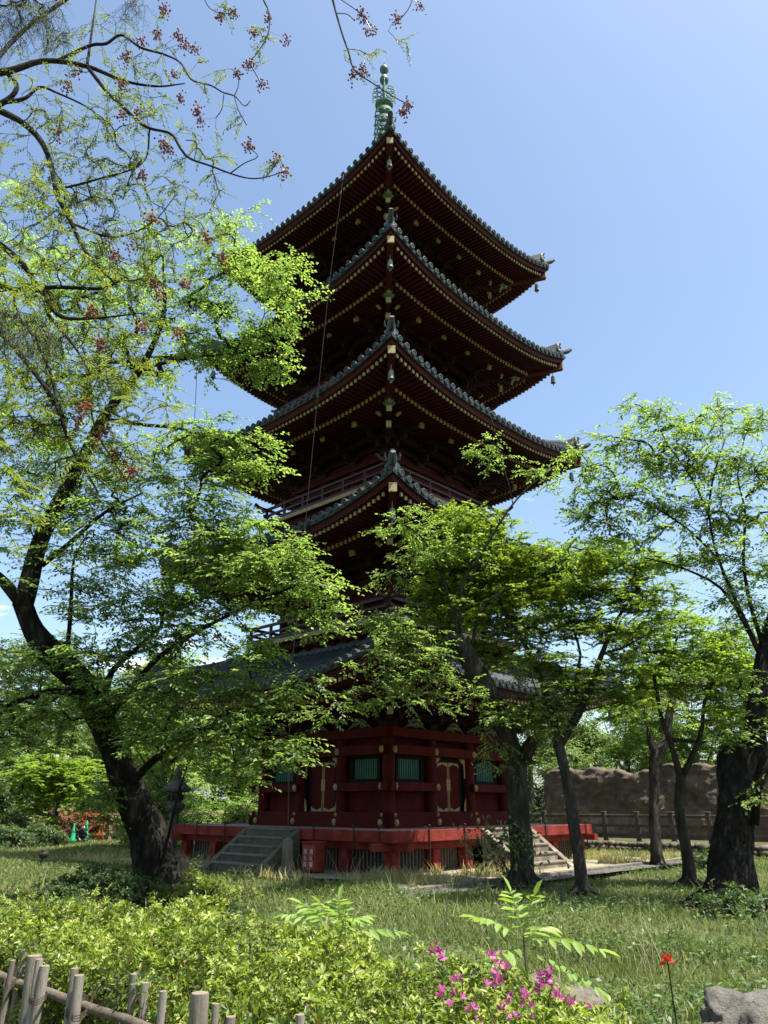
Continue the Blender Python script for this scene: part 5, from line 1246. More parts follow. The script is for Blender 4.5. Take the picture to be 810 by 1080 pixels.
V, F = sticks(np.vstack([a, sp_]) - off, np.vstack([P[i], tops_]) - off, .004); link_mesh('twigs', fast_mesh('twigs', V, F), M['twig_brown'], hroot)
# pink azalea with flowers at the right end
def flower_mesh(r=.021, n=5):
    V = []; F = []; t = []
    for q in range(n):
        an = 2 * PI * q / n; c, s = math.cos(an), math.sin(an); b0 = len(V)
        for (x, yy, z) in [(0, 0, 0), (.35, .2, .55), (.8, .36, .85), (1.15, 0, .95), (.8, -.36, .85), (.35, -.2, .55), (.5, 0, .45)]:
            V.append((r * (x * c - yy * s), r * (x * s + yy * c), r * z * 1.1))
        F += [(b0, b0 + 6, b0 + 2, b0 + 1), (b0 + 6, b0 + 3, b0 + 3 + 0, b0 + 2)][:1] + [(b0, b0 + 5, b0 + 4, b0 + 6)] + [(b0 + 6, b0 + 4, b0 + 3, b0 + 2)]
        t += [.4 + .1 * q] * 3
    return np.array(V), np.array(F), np.array(t)
sx, sy = at(520, 1040, 4.4)[:2]
pr = shrub('azalea_shrub', 'azalea shrub with pink blossoms at the lower right in front of the old stump', 'shrub', sx + .1, sy + .25, .95, .55, .66, 4200, M['leaf_azalea'], .042, .016, rz=-.5, lump=.12)
fV, fF, fT = flower_mesh(); fms = [fast_mesh('flower', fV * k_, fF, np.clip(fT + d_, 0, 1)) for k_, d_ in ((1, -.3), (.85, 0), (1.1, .3))]
for (px, py, k_) in [(460, 1004, 3), (466, 1010, 3), (515, 1010, 2), (526, 1016, 3), (528, 1026, 3), (524, 1036, 3), (482, 1040, 3), (480, 1048, 2), (464, 1050, 3), (512, 1040, 2), (500, 1066, 3), (474, 1062, 2), (543, 1052, 3), (556, 1050, 3), (532, 1060, 2), (576, 1024, 3), (579, 1034, 4), (574, 1042, 3), (590, 1050, 3), (601, 1054, 2), (504, 1076, 2), (560, 1068, 2), (622, 1062, 1), (544, 1072, 2)]:
    for _ in range(k_):
        if len([c for c in pr.children if c.name.startswith('flower')]) >= 96: break
        p_ = at(px + rng.normal(0, 3), py + rng.normal(0, 3.5), 4.05 + rng.uniform(-.1, .12)) - np.array([*pr.location])
        o = bpy.data.objects.new('flower', fms[int(rng.integers(0, 3))]); COL.objects.link(o); o.parent = pr; o.location = p_
        o.rotation_euler = (rng.uniform(-1.3, 1.3), rng.uniform(-1.3, 1.3), rng.uniform(0, 6)); o.scale = [rng.uniform(.8, 1.15)] * 3
        if not len(o.data.materials): o.data.materials.append(M['petal_pink'])
# other shrubs
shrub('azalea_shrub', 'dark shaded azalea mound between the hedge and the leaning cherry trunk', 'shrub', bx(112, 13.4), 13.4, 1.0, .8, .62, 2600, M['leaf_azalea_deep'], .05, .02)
shrub('azalea_shrub', 'azalea sprawling in the weeds at the foot of the left stone stair', 'shrub', bx(218, 14.5), 14.5, .75, .6, .42, 1500, M['leaf_azalea'], .045, .018, lump=.3)
shrub('round_shrub', 'bright rounded shrub growing against the pale rail fence left of the pagoda', 'shrub', bx(254, 35), 35, .95, .8, 1.45, 2400, M['leaf_azalea'], .09, .04)
for (px, w_, lb) in ((72, 1.6, 'coral flowering azalea behind the light maple trunk'), (108, 1.1, 'coral flowering azalea behind the green cones')):
    shrub('azalea_shrub', lb, 'shrub', bx(px, 42.5), 42.5, w_, .8, 1.45, 2000, M['petal_coral'], .09, .05)
for (px, lb) in ((8, 'low dark bush at the far left edge of the lawn'), (42, 'low dark bush below the light maple'),):
    shrub('low_bush', lb, 'bush', bx(px, 34), 34, 1.3, .7, .75, 1500, M['leaf_dark'], .09, .04)
shrub('low_bush', 'small leafy bush between the two thin trunks at the foot of the kerb', 'bush', bx(745, 22), 22, .7, .5, .45, 700, M['leaf_weed'], .07, .03, lump=.4)
shrub('low_bush', 'leafy weeds clump at the foot of the massive dark trunk', 'bush', bx(770, 13.2), 13.2, .65, .35, .32, 900, M['leaf_weed'], .06, .026, lump=.4)
# --- tree of heaven saplings
def sapling(label, top, rows, Lf, Wf, pairs):
    g = MB(); base_ = np.array([top[0], top[1], 0.0]); root = empty('sapling', tuple(base_), 0, label, 'sapling', None)
    g.tube([(0, 0, 0), (.02, .01, top[2] * .5), (0, 0, top[2])], [.012, .010, .006], 6); g.build('stem', M['bark_light'], root)
    rs = [(top + np.array([0, 0, dz]), d_, L) for (d_, L, dz) in rows]
    pleaf('fronds', rs, Lf, Wf, pairs, root, base_, M['leaf_ail'], .003); return root
sapling('broad frond sapling rising from the hedge left of the pink flowers', at(352, 988, 5.9), [((-.55, .2, .75), .42, 0), ((-.2, -.4, .8), .40, 0), ((.8, .1, .35), .48, -.02), ((.45, -.7, .45), .40, -.03), ((-.8, -.4, .3), .38, -.03), ((.6, .5, .6), .36, 0), ((0.1, .2, 1), .30, .02), ((-.9, .1, .55), .40, .05), ((.25, -.8, .7), .36, .03)], .135, .05, 7)
sapling('tall sapling with long arching fronds above the pink azalea', at(552, 990, 5.6), [((-.75, -.2, .7), .44, -.02), ((.2, -.2, 1.0), .40, .0), ((-.15, .2, 1.1), .40, 0), ((.8, -.3, .25), .52, -.02), ((.5, .6, .4), .42, -.03), ((.85, -.1, -.1), .45, -.08), ((-.6, -.6, .2), .36, -.06)], .15, .055, 6)
weed_later = True
# --- red leafed shoot, weeds and dry stalks
p_ = at(704, 1014, 5.6); root = empty('red_flower', (p_[0], p_[1], 0), 0, 'single red flower on a thin dark stem rising from the grass', 'flower')
g = MB(); g.tube([(0, 0, 0), (.01, 0, p_[2] * .5), (0, 0, p_[2])], [.006, .005, .004], 6); g.build('stem', M['bark'], root)
u = nrm(rng.normal(0, 1, (34, 3)) + [0, 0, .9]); V, F, m = leaves(np.tile([0, 0, p_[2] - .01], (34, 1)) + u * .01, u, nrm(rng.normal(0, 1, (34, 3))), rng.uniform(.035, .06, 34), .016, T_SIMPLE)
link_mesh('blossom', fast_mesh('blossom', V, F, np.repeat(rng.random(34), m)), M['petal_red'], root)
def weed(label, px, Y, h, k, mat, group='tall weeds in the lawn', Lf=.06, Wf=.025, z=0):
    x, y = bx(px, Y), Y; root = empty('weed', (x, y, float(gz(x, y))), 0, label, 'weed', group); g = MB(); tips = []; P = []; D_ = []
    for _ in range(k):
        a = rng.uniform(0, 2 * PI); hh = h * rng.uniform(.6, 1.05); le = rng.uniform(.05, .45) * hh; b0 = rng.normal(0, .1, 2)
        pts = [np.array([b0[0], b0[1], 0]), np.array([b0[0] + math.cos(a) * le * .3, b0[1] + math.sin(a) * le * .3, hh * .5]), np.array([b0[0] + math.cos(a) * le, b0[1] + math.sin(a) * le, hh])]
        g.tube(pts, [.006, .005, .002] if mat else [.0045, .0035, .0015], 4, caps=False)
        if mat:
            for q in range(14):
                u = .25 + .75 * q / 13; pt = pts[0] * (1 - u) ** 2 + 2 * u * (1 - u) * pts[1] + pts[2] * u * u; an = q * 2.4
                P.append(pt); D_.append((math.cos(an), math.sin(an), rng.uniform(-.1, .6)))
    g.build('stems', M['straw_stem'] if not mat else M['bark_light'], root)
    if mat:
        P = np.array(P); D_ = np.array(D_); N_ = np.zeros_like(P); N_[:, 2] = 1; N_ += rng.normal(0, .3, P.shape)
        V, F, m = leaves(P, D_, N_, Lf * rng.uniform(.6, 1.2, len(P)), Wf, T_SIMPLE); link_mesh('leaves', fast_mesh('leaves', V, F, np.repeat(rng.random(len(P)), m)), mat, root)
    return root
M['straw_stem'] = solid('straw_stem', (.4, .33, .22), (.28, .22, .15), 12, .9)
for a in [('leafy weed near the left edge of the lawn', 22, 12.5, .75, 4, 'leaf_weed'), ('leafy weed in front of the ground spotlight', 66, 14.0, .8, 3, 'leaf_weed'), ('bright weed beside the leaning cherry trunk', 205, 15.5, .75, 6, 'leaf_right'), ('weed clump before the foot of the left stair', 262, 16.0, .6, 5, 'leaf_weed'),
          ('dark leafed weed before the middle of the platform', 472, 12.0, .85, 2, 'leaf_weed'), ('dark weed just left of the second sapling', 515, 11.0, .9, 2, 'leaf_weed'), ('weed against the platform post right of the corner', 492, 18.6, .6, 4, 'leaf_weed'), ('weed at the foot of the cut trunk', 530, 16.5, .55, 6, 'leaf_weed'),
          ('low weed between the cut trunk and the slim maple', 585, 15.0, .4, 5, 'leaf_weed'), ('leafy weed in the shade below the slim maple', 640, 12.5, .5, 5, 'leaf_weed'), ('weed left of the massive trunk', 735, 13.0, .55, 4, 'leaf_weed'), ('grass green weed in the shaded lawn at right', 690, 10.0, .4, 5, 'leaf_weed'), ('weed growing beside the big boulder', 770, 6.6, .45, 5, 'leaf_azalea'), ('weed in the middle of the shaded lawn', 600, 9.5, .45, 5, 'leaf_weed'), ('leafy plant in front of the large boulder', 800, 5.2, .42, 9, 'leaf_azalea'), ('leafy plant left of the flat stone', 690, 5.3, .35, 10, 'leaf_azalea'), ('yellowing plant below the red flower', 712, 5.0, .3, 9, 'leaf_azalea')]:
    weed(a[0], a[1], a[2], a[3], a[4], M[a[5]])
for a in [('bare dry stalks before the red box', 322, 17.0, .8, 7), ('bare dry stalks left of the corner post', 372, 17.5, .75, 6), ('bare dry stalks among the shaded grass', 655, 9.2, .75, 5), ('thin dry stalks left of the red flower', 672, 8.2, .7, 5), ('branched dry stalk before the massive trunk', 788, 10.0, .7, 5), ('dry stalk leaning above the hedge', 500, 8.8, .8, 2), ('dry stalks by the right part of the platform', 445, 18.2, .5, 7)]:
    weed(a[0], a[1], a[2], a[3], a[4], None, 'dry stalks standing in the grass')
# ivy and suckers round the cut trunk
ip = []; ic = at(530, 890, 17.0)
n = 420; P = ic + rng.normal(0, 1, (n, 3)) * [.42, .22, .22] + [0, 0, 0]; D_ = rng.normal(0, 1, (n, 3)); D_[:, 2] -= .4; N_ = rng.normal(0, .5, (n, 3)) + [0, -.3, 1]
root = empty('creeper', (ic[0], ic[1], 0), 0, 'leafy creeper clinging to the foot of the cut trunk beside the right stair', 'creeper'); off = np.array([ic[0], ic[1], 0])
V, F, m = leaves(P, D_, N_, .12 * rng.uniform(.6, 1.2, n), .06, T_SIMPLE); link_mesh('leaves', fast_mesh('leaves', V - off, F, np.repeat(rng.random(n), m)), M['leaf_weed'], root)
g = MB()
for _ in range(9):
    e = rng.normal(0, 1, 3) * [.35, .15, .2]; g.tube([(rng.normal(0, .1) + .2, rng.normal(0, .1), 0), e * .4 + [.1, 0, .45], e + [0, 0, .85]], [.012, .009, .004], 5, caps=False)
g.build('stems', M['bark_grey'], root)
# ================================================================== small built things
# post-and-rail fence in front of the hedge
fr = empty('post_fence', (F0[0], F0[1], 0), 0, 'low weathered fence of round timber stakes tied to a rail at the lower left', 'fence')
def fpt(s, o=0, z=0): p_ = FD * s + FN * o; return np.array([p_[0], p_[1], z])
def s_of(px): # fence parameter seen at photo column px
    best = min(np.linspace(-3, 6, 1801), key=lambda s: abs(405 + FPX * (F0[0] + FD[0] * s) / ((F0[1] + FD[1] * s) * CP - .8 * SP) - px)); return float(best)
M['rail_weathered'] = solid('weathered_rail', (.13, .105, .08), (.07, .055, .042), 9, .9, .5, 25, .15, c3=(.2, .17, .14))
stakes = [(16, 1003, 5.5), (24, 1012, 3.5), (42, 1008, 9), (53, 1010, 4.5), (57, 1018, 6), (92, 1020, 5), (99, 1027, 6.2), (135, 1029, 5.2), (142, 1039, 5.2), (185, 1043, 4.8), (194, 1054, 4.2), (216, 1048, 11), (240, 1057, 4.6), (255, 1069, 5.8), (306, 1073, 5.5), (-12, 1000, 6), (-25, 1004, 9), (-45, 996, 6), (330, 1085, 6), (352, 1092, 10)]
for (px, py, hw) in stakes:
    s = s_of(px); w_ = F0 + FD * s; Yd = w_[1]; z = at(px, py, Yd)[2]; rr_ = hw / scale_at(px, py, Yd) * .84
    front = hash((px, 1)) % 2 == 0 if hw < 8 else None
    o = 0 if front is None else (-.065 if front else .065)
    g = MB(); tl = rng.normal(0, .005, 2); hgt = float(z)
    pts = [fpt(s, o, -.05), fpt(s, o, hgt * .5) + [tl[0], tl[1], 0], fpt(s, o, hgt) + [tl[0] * 2, tl[1] * 2, 0]]
    g.tube(pts, [rr_ * 1.06, rr_ * 1.02, rr_], 14, rough=.03, caps=False)
    st = g.build('stake' if hw < 8 else 'post', M['bamboo'], fr, smooth=True)
    c = MB(); e = pts[2]
    c.tube([e - [0, 0, .004], e + [0, 0, .003]], [rr_ * .985, rr_ * .95], 14); c.build('cut_end', M['endgrain'], st)
    if hw < 8:
        t_ = MB(); zr = .565; cc = fpt(s, o / 2, zr)
        for q in range(3):
            t_.tube([cc + np.array([math.cos(a_) * (rr_ + .012), math.sin(a_) * (abs(o) + rr_ + .0), .012 * q - .01 + .03 * math.sin(a_)]) for a_ in np.linspace(0, 2 * PI, 12)], .0035, 4, caps=False)
        t_.build('twine', M['twine'], st)
for zr in (.565, .22):
    g = MB(); q = [fpt(s, rng.normal(0, .004), zr + rng.normal(0, .006)) for s in np.linspace(-2.6, 5.2, 18)]
    g.tube(q, .025, 10, rough=.08); g.build('rail', M['rail_weathered'], fr, smooth=True)
# rail fence before the rock wall
A0 = at(638, 870, 33.0)[:2]; B0 = at(748, 870, 30.2)[:2]; rd = nrm(B0 - A0); rn = np.array([-rd[1], rd[0]]); sp = np.linalg.norm(B0 - A0) / 3.0
rf_ = empty('rail_fence', (A0[0], A0[1], .28), 0, 'dark brown three rail fence in front of the rock wall', 'fence')
for q in range(-6, 7):
    g = MB(); p_ = rd * sp * q; g.box((p_[0], p_[1], .5), (.16, .16, 1.05), M=Matrix.Rotation(math.atan2(rd[1], rd[0]), 3, 'Z')); g.box((p_[0], p_[1], 1.05), (.19, .19, .05), M=Matrix.Rotation(math.atan2(rd[1], rd[0]), 3, 'Z'))
    g.build('post', M['fence_wood'], rf_, bevel=.012)
for z in (.22, .55, .9):
    g = MB(); a = rd * sp * -6.2; b_ = rd * sp * 6.2; g.bar((a[0], a[1], z), (b_[0], b_[1], z), .08, .11); g.build('rail', M['fence_wood'], rf_, bevel=.01)
# low rubble kerb before that fence
from mathutils import noise as mn
g = MB(); nrng = np.random.default_rng(3)
def rock(g, c, r, sc=(1, 1, 1), seed=0, n=12, m=8, amp=.22):
    k = len(g.v); g.sphere((0, 0, 0), 1, n, m); rg_ = np.random.default_rng(seed); ph = rg_.uniform(0, 6, 6)
    for i in range(k, len(g.v)):
        v = np.array(g.v[i]); d = 1 + amp * (math.sin(v[0] * 3 + ph[0]) * math.cos(v[1] * 3.3 + ph[1]) + .5 * math.sin(v[2] * 5 + ph[2] + v[0] * 4) + .35 * math.sin(v[1] * 9 + ph[3]) * math.sin(v[0] * 8 + ph[4]))
        if n > 12: d += .35 * mn.fractal(Vector(v * 1.4 + ph[:3]), .9, 2.1, 6) + .12 * mn.turbulence(Vector(v * 3 + ph[3:]), 3, True)
        v = np.sign(v) * np.abs(v) ** .8 * d * r * np.array(sc); g.v[i] = tuple(v + np.array(c))
L0 = -7.5
while L0 < 9:
    w_ = nrng.uniform(.14, .3); p_ = A0 + rd * L0 - rn * 1.5
    for z, dd in ((.09, 0), (.24, .03)):
        rock(g, (p_[0] + nrng.normal(0, .03), p_[1] + nrng.normal(0, .03), z), w_ * .6, (1.1, 1.0, .62), int(nrng.integers(1e6)), 8, 6)
    L0 += w_ * 1.02
tag(g.build('rubble_edging', M['rubble'], smooth=True), 'low edging of rough rounded stones below the dark rail fence', 'stone edging')
bk = MB(); q = A0 - rn * 1.42; vs = []
c1, c2 = q - rd * 12, q + rd * 30; c3, c4 = c2 + rn * 60, c1 + rn * 60
bk.add([(*c1, .27), (*c2, .27), (*c3, .27), (*c4, .27), (*c1, -.2), (*c2, -.2)], [(0, 1, 2, 3), (0, 4, 5, 1)])
tag(bk.build('raised_ground', M['lawn']), kind='structure')
# rock wall
wv = []; wf = []; nu, nz = 420, 52; Lw = 30.0
from mathutils import noise as mn
w0_ = A0 + rn * 3.2 - rd * 4.6
def nz3(x, y, z): return 1.9 * mn.fractal(Vector((x * .55, y * 3.1, z * .8)), .9, 2.1, 8) + .25 * mn.turbulence(Vector((x * 2.2, y, z * 2.6)), 4, True) - .2 + 0 * (math.sin(x * 1.7 + y) * math.cos(z * 2.1 + x * .6) + .5 * math.sin(x * 4.3 + z * 3) * math.cos(z * 5.1 - x) + .28 * math.sin(x * 9.7 + z * 8.3 + y) + .2 * math.sin(x * 17 - z * 21))
for side in (0, 1):
    for i in range(nu + 1):
        u = Lw * i / nu; endf = min(1, (u / .9) ** .5) if u < .9 else 1
        ht = (2.86 + .12 * math.sin(u * .9 + .6) + .09 * math.sin(u * 2.1 + 1) + .05 * math.sin(u * 5.2) + .10 * mn.fractal(Vector((u * 1.6, 3.3, 0)), .8, 2.1, 5)) * (.72 + .28 * endf)
        for j in range(nz + 1):
            v = j / nz; z = .25 + ht * v
            th = .45 * endf * (1 - .25 * v) + .13 * nz3(u * 1.3, side * 7, z * 1.2)
            if .34 < v < .40: th -= .06
            th = max(.03, th) * (1 if side == 0 else -1)
            if j == nz: th *= .5
            p_ = w0_ + rd * u - rn * th; wv.append((p_[0], p_[1], z))
for side in (0, 1):
    o = side * (nu + 1) * (nz + 1)
    for i in range(nu):
        for j in range(nz):
            a = o + i * (nz + 1) + j; f = (a, a + nz + 1, a + nz + 2, a + 1); wf.append(f if side == 0 else f[::-1])
o = (nu + 1) * (nz + 1)
for j in range(nz): wf.append((j, j + 1, o + j + 1, o + j))
for i in range(nu): a = i * (nz + 1) + nz; wf.append((a, a + nz + 1, o + a + nz + 1, o + a))
g = MB(); g.add(wv, wf)
m, nt, out = mat_new('rock_wall'); p = nt.nodes.new('ShaderNodeBsdfPrincipled'); v = coords(nt); se = nt.nodes.new('ShaderNodeSeparateXYZ'); nt.links.new(v, se.inputs[0])
cz = ramp(nt, se.outputs[2], [(.0, (1, 1, 1)), (.5, (1, 1, 1)), (.5, (0, 0, 0)), (1, (0, 0, 0))])
mr = nt.nodes.new('ShaderNodeMapRange'); nt.links.new(se.outputs[2], mr.inputs[0]); mr.inputs[1].default_value = 1.35; mr.inputs[2].default_value = 1.55
mx = nt.nodes.new('ShaderNodeMix'); mx.data_type = 'RGBA'; nt.links.new(mr.outputs[0], mx.inputs[0])
nn_ = noise(nt, 1.8, 12, .75, v, .6)
nt.links.new(ramp(nt, nn_, [(.36, (.17, .115, .07)), (.64, (.34, .24, .15))]), mx.inputs[6]); nt.links.new(ramp(nt, nn_, [(.36, (.085, .062, .042)), (.64, (.25, .185, .125))]), mx.inputs[7])
nt.links.new(mx.outputs[2], p.inputs['Base Color']); p.inputs['Roughness'].default_value = .95
bb = nt.nodes.new('ShaderNodeBump'); bb.inputs['Strength'].default_value = 1; bb.inputs['Distance'].default_value = .3; nt.links.new(noise(nt, 3.5, 12, .78, v, 1.2), bb.inputs['Height']); nt.links.new(bb.outputs[0], p.inputs['Normal'])
nt.links.new(p.outputs[0], out.inputs[0]); M['rockwall'] = m
tag(g.build('rock_wall', M['rockwall'], smooth=True), 'long brown artificial rock wall with a wavy top and rounded left end', 'wall')
# pale rail fence at left, behind the lantern
lf = empty('rail_fence', (0, 36, 0), 0, 'pale timber rail fence behind the stone lantern', 'fence')
xs_ = [bx(p_, 36) for p_ in (120, 165, 211, 257, 303, 349)]
for x in xs_:
    g = MB(); g.box((x, 0, .6), (.12, .12, 1.2)); g.build('post', M['pale_rail'], lf, bevel=.01)
for z, h in ((1.22, .07), (.82, .06), (.42, .06)):
    g = MB(); g.bar((xs_[0] - .3, 0, z), (xs_[-1] + .3, 0, z), .09, h); g.build('rail', M['pale_rail'], lf)
# orange timber barrier
ob = empty('barrier', (bx(104, 39), 39, 0), 0, 'orange timber barrier frame beside the green cones', 'barrier')
for x in (-.55, .22, .38):
    g = MB(); g.box((x, 0, .62), (.09, .09, 1.24)); g.build('post', M['orange'], ob, bevel=.008)
for z in (1.18, .75, .3):
    g = MB(); g.bar((-.75, -.06, z), (.5, -.06, z), .05, .1); g.build('rail', M['orange'], ob)
g = MB(); g.bar((-.6, -.1, .15), (.3, -.1, 1.15), .04, .09); g.build('brace', M['orange'], ob)
# green cones
def cone(px, lb, s):
    r_ = empty('traffic_cone', (bx(px, 38.5), 38.5, 0), 0, lb, 'cone', 'green cones by the orange barrier')
    g = MB(); g.box((0, 0, .02), (.38 * s, .38 * s, .04)); g.build('base', M['cone'], r_, bevel=.006)
    g = MB(); g.lathe([(.15 * s, .04), (.14 * s, .08), (.035 * s, .82 * s), (.02, .86 * s)], 20); g.build('cone_body', M['cone'], r_, smooth=True)
    g = MB(); g.lathe([(.093 * s, .42 * s), (.072 * s, .56 * s)], 20); g.build('reflective_band', M['dark_green'], r_)
M['dark_green'] = solid('dark_green_band', (.01, .2, .1), (.01, .16, .08), 3, .4)
cone(81.5, 'green traffic cone standing alone on the left', .9); cone(94.5, 'taller green traffic cone next to the orange barrier', 1.05)
# floodlight pole
fp = empty('floodlight_pole', (bx(58, 41), 41, 0), 0, 'pole carrying two pale floodlights above the light maple', 'floodlight')
g = MB(); g.tube([(0, 0, 0), (0, 0, 3.75)], .05, 8); g.bar((-.35, 0, 3.7), (.35, 0, 3.7), .06, .06); g.build('pole', M['iron'], fp)
for sx_ in (-.26, .26):
    g = MB(); g.box((sx_, -.1, 3.88), (.28, .12, .24), taper=.9); g.box((sx_, -.168, 3.88), (.24, .02, .2)); g.tube([(sx_, 0, 3.7), (sx_, -.05, 3.8)], .02, 6); g.build('lamp_housing', M['pale_wall'], fp, bevel=.01)
# ground spotlight
gs = empty('garden_spotlight', (bx(54, 23.4), 23.4, 0), 0, 'small black garden spotlight on a stake in the lawn', 'spotlight')
g = MB(); g.tube([(-.06, 0, 0), (-.03, 0, .2)], .018, 8); g.build('stake', M['iron'], gs)
g = MB(); g.sphere((0, 0, .29), .13, 14, 10, sc=(1.1, .9, .85)); g.tube([(-.12, .02, .34), (0, -.08, .4), (.12, .02, .34)], .03, 8); g.tube([(-.08, 0, .2), (0, 0, .3), (.08, 0, .2)], .012, 6); g.build('lamp_housing', M['iron'], gs)
# stone lantern
sl_ = empty('stone_lantern', (bx(185, 27), 27, 0), .3, 'dark weathered stone lantern behind the leaning cherry trunk', 'lantern')
def lp(name, prof, n=6, mat='lantern'):
    g = MB(); g.lathe(prof, n); return g.build(name, M[mat], sl_, bevel=.012 if n < 10 else 0)
M['lantern'] = solid('lantern_stone', (.085, .08, .07), (.04, .038, .034), 6, .95, .6, 20, c3=(.14, .13, .115))
lp('base', [(.42, 0), (.42, .14), (.34, .2), (.3, .28)]); lp('shaft', [(.17, .28), (.155, .7), (.19, .76), (.19, .82), (.155, .88), (.16, 1.35)], 16)
lp('platform', [(.18, 1.35), (.34, 1.5), (.36, 1.62), (.24, 1.66)]); lp('light_chamber', [(.22, 1.66), (.22, 1.98)])
g = MB()
for a in range(6):
    an = PI / 3 * a + PI / 3; g.box((.2 * math.cos(an), .2 * math.sin(an), 1.82), (.1, .1, .18))
g.build('chamber_opening', M['void'], sl_)
lp('roof', [(.3, 1.98), (.52, 2.02), (.55, 2.1), (.4, 2.2), (.24, 2.34), (.12, 2.4)]); lp('finial', [(.1, 2.4), (.15, 2.46), (.09, 2.52), (.14, 2.6), (.12, 2.68), (.02, 2.8)], 14)
# fire extinguisher box beside the left stair, stone marker
def pagw(lx, ly): return pw(lx, ly)
q = pagw(2.35, -5.0)
eb_ = empty('extinguisher_box', (q[0], q[1], .05), PYAW, 'red fire extinguisher box with white characters beside the left stone stair', 'extinguisher box')
g = MB(); g.box((0, 0, .36), (.52, .3, .62)); g.box((0, .0, .69), (.56, .34, .05)); g.build('cabinet', M['red'], eb_, bevel=.008)
g = MB(); g.box((0, -.157, .36), (.46, .016, .54)); dd_ = g.build('door', M['red_worn'], eb_, bevel=.004)
g = MB(); g.box((.19, -.172, .36), (.03, .02, .09)); g.build('handle', M['iron'], dd_)
for tx in (-.12, .1):
    for q_, chh in enumerate('消火器'):
        cu = bpy.data.curves.new('lettering', 'FONT'); cu.body = chh; cu.size = .125; cu.align_x = 'CENTER'; cu.extrude = .001
        to = bpy.data.objects.new('tmp', cu); COL.objects.link(to); dg = bpy.context.evaluated_depsgraph_get(); me = bpy.data.meshes.new_from_object(to.evaluated_get(dg)); bpy.data.objects.remove(to)
        me.transform(Matrix.Translation((tx, -.167, .44 - .14 * q_)) @ Matrix.Rotation(PI / 2, 4, 'X'))
        o = link_mesh('lettering', me, M['white'], dd_)
for k_ in (-.2, .2):
    g = MB(); g.box((k_, 0, .025), (.06, .28, .05)); g.build('foot', M['iron'], eb_)
q = pagw(2.02, -5.55)
sm = empty('stone_marker', (q[0], q[1], 0), PYAW, 'upright grey stone marker post beside the left stone stair', 'stone post')
g = MB(); g.box((0, 0, .4), (.2, .2, .82), taper=.95); g.box((0, 0, .83), (.15, .15, .05), taper=.3); g.build('shaft', M['stone_mark'] if 'stone_mark' in M else M['stone'], sm, bevel=.012)
g = MB(); g.box((0, -.103, .5), (.11, .012, .3)); g.build('plaque', M['stone_step'], sm)
# stump and boulders at the lower right
p_ = at(592, 1030, 6.9); g = MB(); rock(g, (0, 0, .1), .36, (1.25, .8, .55), 4, 60, 40, .22)
o = tag(g.build('tree_stump', M['bark_light'], smooth=True, loc=(p_[0], p_[1], -.02)), 'old weathered stump behind the pink azalea', 'stump')
p_ = at(796, 1070, 5.9); g = MB(); rock(g, (0, 0, .03), .44, (1.2, .85, .75), 9, 90, 60, .16); g_ = tag(g.build('boulder', M['boulder'] if 'boulder' in M else M['stone'], smooth=True, loc=(p_[0] + .12, p_[1], -.02)), 'large grey boulder at the bottom right corner', 'boulder')
p_ = at(735, 1068, 5.8); g = MB(); rock(g, (0, 0, .03), .2, (1.3, .8, .6), 12, 50, 34, .2); tag(g.build('boulder', M['stone'], smooth=True, loc=(p_[0], p_[1], 0)), 'smaller flat stone left of the large boulder', 'boulder')
# crouching gardener
pr_ = np.array([bx(89, 37.2), 37.2, 0])
bmv = [((0, 0, .36), .15), ((.0, -.10, .52), .16), ((.0, -.2, .66), .14), ((0, -.26, .74), .06), ((0, -.31, .83), .095), ((0, -.33, .9), .08),
       ((-.11, -.02, .33), .1), ((-.15, -.32, .42), .085), ((-.15, -.16, .1), .06), ((-.15, -.3, .04), .045), ((.11, -.02, .33), .1), ((.15, -.32, .42), .085), ((.15, -.16, .1), .06), ((.15, -.3, .04), .045),
       ((-.18, -.22, .62), .065), ((-.24, -.36, .42), .05), ((-.14, -.52, .26), .04), ((-.12, -.58, .22), .035), ((.18, -.22, .62), .065), ((.24, -.36, .42), .05), ((.14, -.52, .26), .04), ((.12, -.58, .22), .035)]
be = [(0, 1), (1, 2), (2, 3), (3, 4), (4, 5), (0, 6), (6, 7), (7, 8), (8, 9), (0, 10), (10, 11), (11, 12), (12, 13), (2, 14), (14, 15), (15, 16), (16, 17), (2, 18), (18, 19), (19, 20), (20, 21)]
me = bpy.data.meshes.new('person'); me.from_pydata([v_[0] for v_ in bmv], be, []); ob_ = bpy.data.objects.new('tmp', me); COL.objects.link(ob_)
md = ob_.modifiers.new('s', 'SKIN'); 
for i_, v_ in enumerate(me.skin_vertices[0].data if len(me.skin_vertices) else []): v_.radius = (bmv[i_][1], bmv[i_][1])
if len(me.skin_vertices): me.skin_vertices[0].data[0].use_root = True
s2_ = ob_.modifiers.new('u', 'SUBSURF'); s2_.levels = 2; s2_.render_levels = 2
dg = bpy.context.evaluated_depsgraph_get(); me2 = bpy.data.meshes.new_from_object(ob_.evaluated_get(dg)); bpy.data.objects.remove(ob_)
M['clothes'] = solid('dark_blue_clothes', (.03, .04, .07), (.02, .025, .045), 5, .9); M['skin'] = solid('skin', (.5, .32, .23), (.45, .28, .2), 5, .6)
me2.materials.clear(); me2.materials.append(M['clothes']); me2.materials.append(M['skin'])
for pl in me2.polygons:
    c = pl.center; pl.material_index = 1 if (c[2] > .74 or (c[1] < -.5 and c[2] < .3)) else 0; pl.use_smooth = True
per = link_mesh('person', me2, None, None, tuple(pr_ + [0, 0, -.05])); per.rotation_euler = (0, 0, .6); per.scale = (.9, .9, .82)
tag(per, 'person in dark clothes and a white cap crouching in the planting beside the green cones', 'person')
g = MB(); g.sphere((0, -.325, .875), .112, 14, 9, sc=(1, 1.05, .8)); g.tube([(0, -.4, .86), (0, -.5, .84)], [.1, .075], 10); g.build('cap', M['white'], per, smooth=True)
